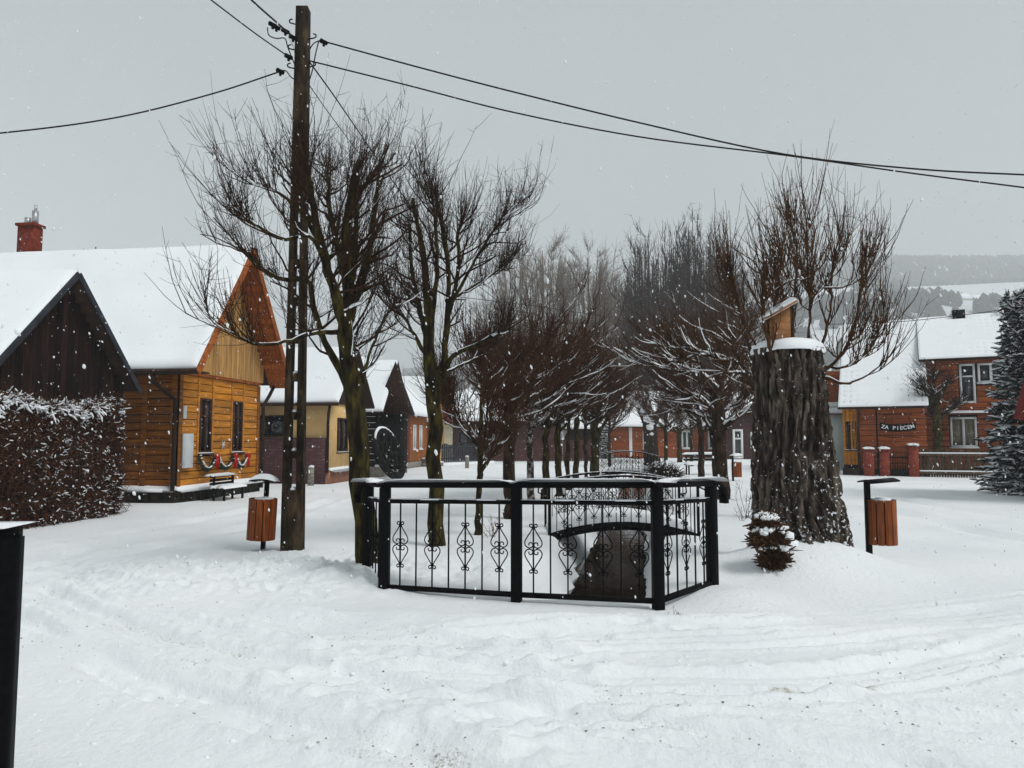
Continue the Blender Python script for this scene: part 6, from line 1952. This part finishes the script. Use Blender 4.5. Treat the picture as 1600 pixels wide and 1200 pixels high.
pr = pr * np.clip(0.75 + 1.6 * fbm(uu * 1.2, c[:, 2] * 1.2, 405, 3), 0.2, 1.3)
c = c[r.random(n_) < pr] + F.N * 0.03
Pt = grow(r, c, r.normal(0, 0.6, c.shape) * np.array([1, 1, 0.45]) + F.U * 0.2, r.uniform(0.03, 0.13, len(c)), 4, -0.05, 0.35)
gs = G(); gs.tubes(Pt, np.tile([0.005, 0.012, 0.011, 0.004], (len(c), 1)) * r.uniform(0.45, 1.3, (len(c), 1)), 5)
# heavier snow along the top
n_ = 800
u = r.uniform(0, Lh, n_); w_ = r.random(n_)
keep = r.random(n_) < np.clip(0.45 + 2.2 * fbm(u * 0.8 + 4, 0 * u, 406, 2) + 0.5 * (u > Lh - 0.9), 0.1, 1)
u, w_ = u[keep], w_[keep]
hh = Hh * (1 + 0.10 * fbm(u * 1.3, 0 * u, 401, 3) * 2)
c = F.o + F.U * u[:, None] + F.N * (-Th * w_ * 0.8 + 0.05)[:, None] + UPV * (hh + 0.02 - 0.25 * (1 - w_) ** 4)[:, None]
gs.tubes(grow(r, c, r.normal(0, 0.5, c.shape) * np.array([1, 1, 0.5]) + F.N * 0.5 - UPV * 0.15, r.uniform(0.06, 0.24, len(c)), 5, -0.06, 0.3), np.tile([0.01, 0.022, 0.022, 0.016, 0.005], (len(c), 1)) * r.uniform(0.6, 1.2, (len(c), 1)), 5)
gs.build('hedge_snow', M['snow'], hedge, True)

# ------------------------------------------------------------------ hills with woods
def hill_z(X, Y):
    """two wooded ridges with an open field between them, rising to the right"""
    az = X / np.maximum(Y, 1)                                # direction seen from the village
    rise = sstep(-0.3, 0.5, az)
    h1 = 112 * sstep(330, 620, Y) * (0.30 + 0.70 * rise)                       # lower wooded slope
    h2 = 76 * sstep(620, 900, Y) * (0.25 + 0.75 * rise)                       # open field
    h3 = 135 * sstep(900, 1350, Y) * (0.30 + 0.70 * rise)                     # far wooded ridge
    return h1 + h2 + h3 + (6 * fbm(X * 0.006, Y * 0.006, 501, 3) + 18 * fbm(X * 0.0022, Y * 0.0022, 502, 3)) * sstep(330, 600, Y) - 2.0 * sstep(380, 330, Y)


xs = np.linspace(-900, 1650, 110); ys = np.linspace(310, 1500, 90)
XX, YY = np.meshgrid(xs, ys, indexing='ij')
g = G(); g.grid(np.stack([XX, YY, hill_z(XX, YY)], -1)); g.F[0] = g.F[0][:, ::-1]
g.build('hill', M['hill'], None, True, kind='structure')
# the woods on them
r = np.random.default_rng(91)
n_ = 42000
X = r.uniform(-700, 1600, n_); Y = r.uniform(340, 1480, n_)
az = X / Y
field = (Y > 640 + 40 * fbm(X * 0.004, 0 * X, 510, 2)) & (Y < 915 + 60 * fbm(X * 0.006, 0 * X, 511, 2))
hedgerow = fbm(X * 0.012, Y * 0.012, 512, 2) > 0.17
clear = (fbm(X * 0.008, Y * 0.012, 513, 2) > 0.16) & (Y < 640) & (Y > 480)
keep = (~field | hedgerow) & ~clear & (az > -0.6) & (az < 1.0)
X, Y = X[keep], Y[keep]
Z = hill_z(X, Y)
n_ = len(X)
h = r.uniform(6, 13, n_); w = h * r.uniform(0.28, 0.46, n_)
k = 6
ph = np.arange(k) * 2 * pi / k
rings = [(0.0, 0.6), (0.35, 1.0), (0.78, 0.62)]
Vs = []
for fz, fw in rings:
    jit = r.uniform(0.75, 1.25, (n_, k))
    Vs.append(np.stack([X[:, None] + np.cos(ph) * (w * fw)[:, None] * jit, Y[:, None] + np.sin(ph) * (w * fw)[:, None] * jit, (Z + h * fz - 0.5)[:, None] + 0 * jit], -1))
top = np.stack([X, Y, Z + h], -1)[:, None, :]
V = np.concatenate(Vs + [top], 1)
m = V.shape[1]
F4 = []; F3 = []
for j in range(2):
    for i in range(k): F4.append((j * k + i, j * k + (i + 1) % k, (j + 1) * k + (i + 1) % k, (j + 1) * k + i))
for i in range(k): F3.append((2 * k + i, 2 * k + (i + 1) % k, 3 * k))
off = np.arange(n_)[:, None, None] * m
g = G(); g.add(V.reshape(-1, 3), (off + np.array(F4)[None]).reshape(-1, 4), (off + np.array(F3)[None]).reshape(-1, 3))
g.build('hill_woods', M['pine_far'], None, False, label='hazy mixed woods covering the distant hills', kind='stuff')
# two farmhouses on the slope
for i, (px, Y, w_, lab) in enumerate([(1512, 622, 17, 'larger distant farmhouse roof on the hazy hillside'), (1538, 630, 11, 'smaller distant farmhouse on the hillside right of the larger one')]):
    x = GX(px, Y); z = float(hill_z(np.array([x]), np.array([Y]))[0])
    F = Fr(x - w_ / 2, Y, 1.0, 0.0)
    fh = thing('farmhouse', lab, 'house', (x, Y, z), 'distant farmhouses')
    prism(F, 0, w_, -10, 0, z - 3, z + 5, z + 8, 'U').build('wall', M['pale_cream'], fh)
    g = G()
    for q in ((F.p(-1, 1, z + 5), F.p(w_ + 1, 1, z + 5), F.p(0, -5, z + 11), F.p(w_, -5, z + 11)), (F.p(w_ + 1, -11, z + 5), F.p(-1, -11, z + 5), F.p(w_, -5, z + 11), F.p(0, -5, z + 11))):
        slab(g, *q, 0.5)
    g.build('snowy_roof', M['snow_roof'], fh)

# ------------------------------------------------------------------ falling snow
r = np.random.default_rng(101)
n_ = 24000
Y = 1.3 + 33 * r.random(n_) ** 0.62
X = Y * r.uniform(-0.85, 0.85, n_) + r.normal(0, 0.3, n_)
Z = EYE + Y * r.uniform(-0.30, 0.62, n_)
ok = Z > 0.15
X, Y, Z = X[ok], Y[ok], Z[ok]; n_ = len(X)
s = np.exp(r.normal(math.log(0.0046), 0.38, n_)) * np.clip(Y / 6, 0.45, 1.0)
d = unit(np.stack([0.30 + r.normal(0, 0.22, n_), r.normal(0, 0.2, n_), -np.ones(n_)], -1))
a = unit(np.cross(d, r.normal(0, 1, (n_, 3)))); b_ = np.cross(d, a)
C = np.stack([X, Y, Z], -1)
ln = s * r.uniform(1.3, 2.4, n_)
far_ = Y > 7
Cf, df_, af, bf_, sf, lf = C[far_], d[far_], a[far_], b_[far_], s[far_][:, None], ln[far_][:, None]
V = np.stack([Cf + df_ * lf, Cf - df_ * lf, Cf + af * sf, Cf - af * sf, Cf + bf_ * sf * 0.8, Cf - bf_ * sf * 0.8], 1)
F3 = np.array([(0, 2, 4), (0, 4, 3), (0, 3, 5), (0, 5, 2), (1, 4, 2), (1, 3, 4), (1, 5, 3), (1, 2, 5)])
g = G(); g.add(V.reshape(-1, 3), (np.arange(len(V))[:, None, None] * 6 + F3[None]).reshape(-1, 3))
nr_ = ~far_
k_ = ICO[0][None] * (1 + 0.5 * (r.random((nr_.sum(), 12, 1)) - 0.5))
V = C[nr_][:, None] + (d[nr_] * ln[nr_][:, None])[:, None] * k_[..., :1] + (a[nr_] * s[nr_][:, None])[:, None] * k_[..., 1:2] + (b_[nr_] * s[nr_][:, None])[:, None] * k_[..., 2:3]
g.add(V.reshape(-1, 3), (np.arange(len(V))[:, None, None] * 12 + ICO[1][None]).reshape(-1, 3))
M['flake'] = mat('snow flake', (0.76, 0.78, 0.80), (0.82, 0.84, 0.86), 1, 0.8)
g.build('falling_snow', M['flake'], None, True, label='snowflakes falling through the air', kind='stuff')

# ------------------------------------------------------------------ the snowy air
g = G(); g.box((350, 700, 188), (2700, 1660, 380))
mh = bpy.data.materials.new('snowy air'); mh.use_nodes = True
t = mh.node_tree; t.nodes.clear()
o_ = t.nodes.new('ShaderNodeOutputMaterial'); pv_ = t.nodes.new('ShaderNodeVolumePrincipled')
pv_.inputs['Color'].default_value = (0.97, 0.985, 1.0, 1)
pv_.inputs['Density'].default_value = 0.00078
pv_.inputs['Anisotropy'].default_value = 0.0
t.links.new(pv_.outputs[0], o_.inputs['Volume'])
g.build('haze', mh, None, False, label='pale snowy air', kind='stuff')
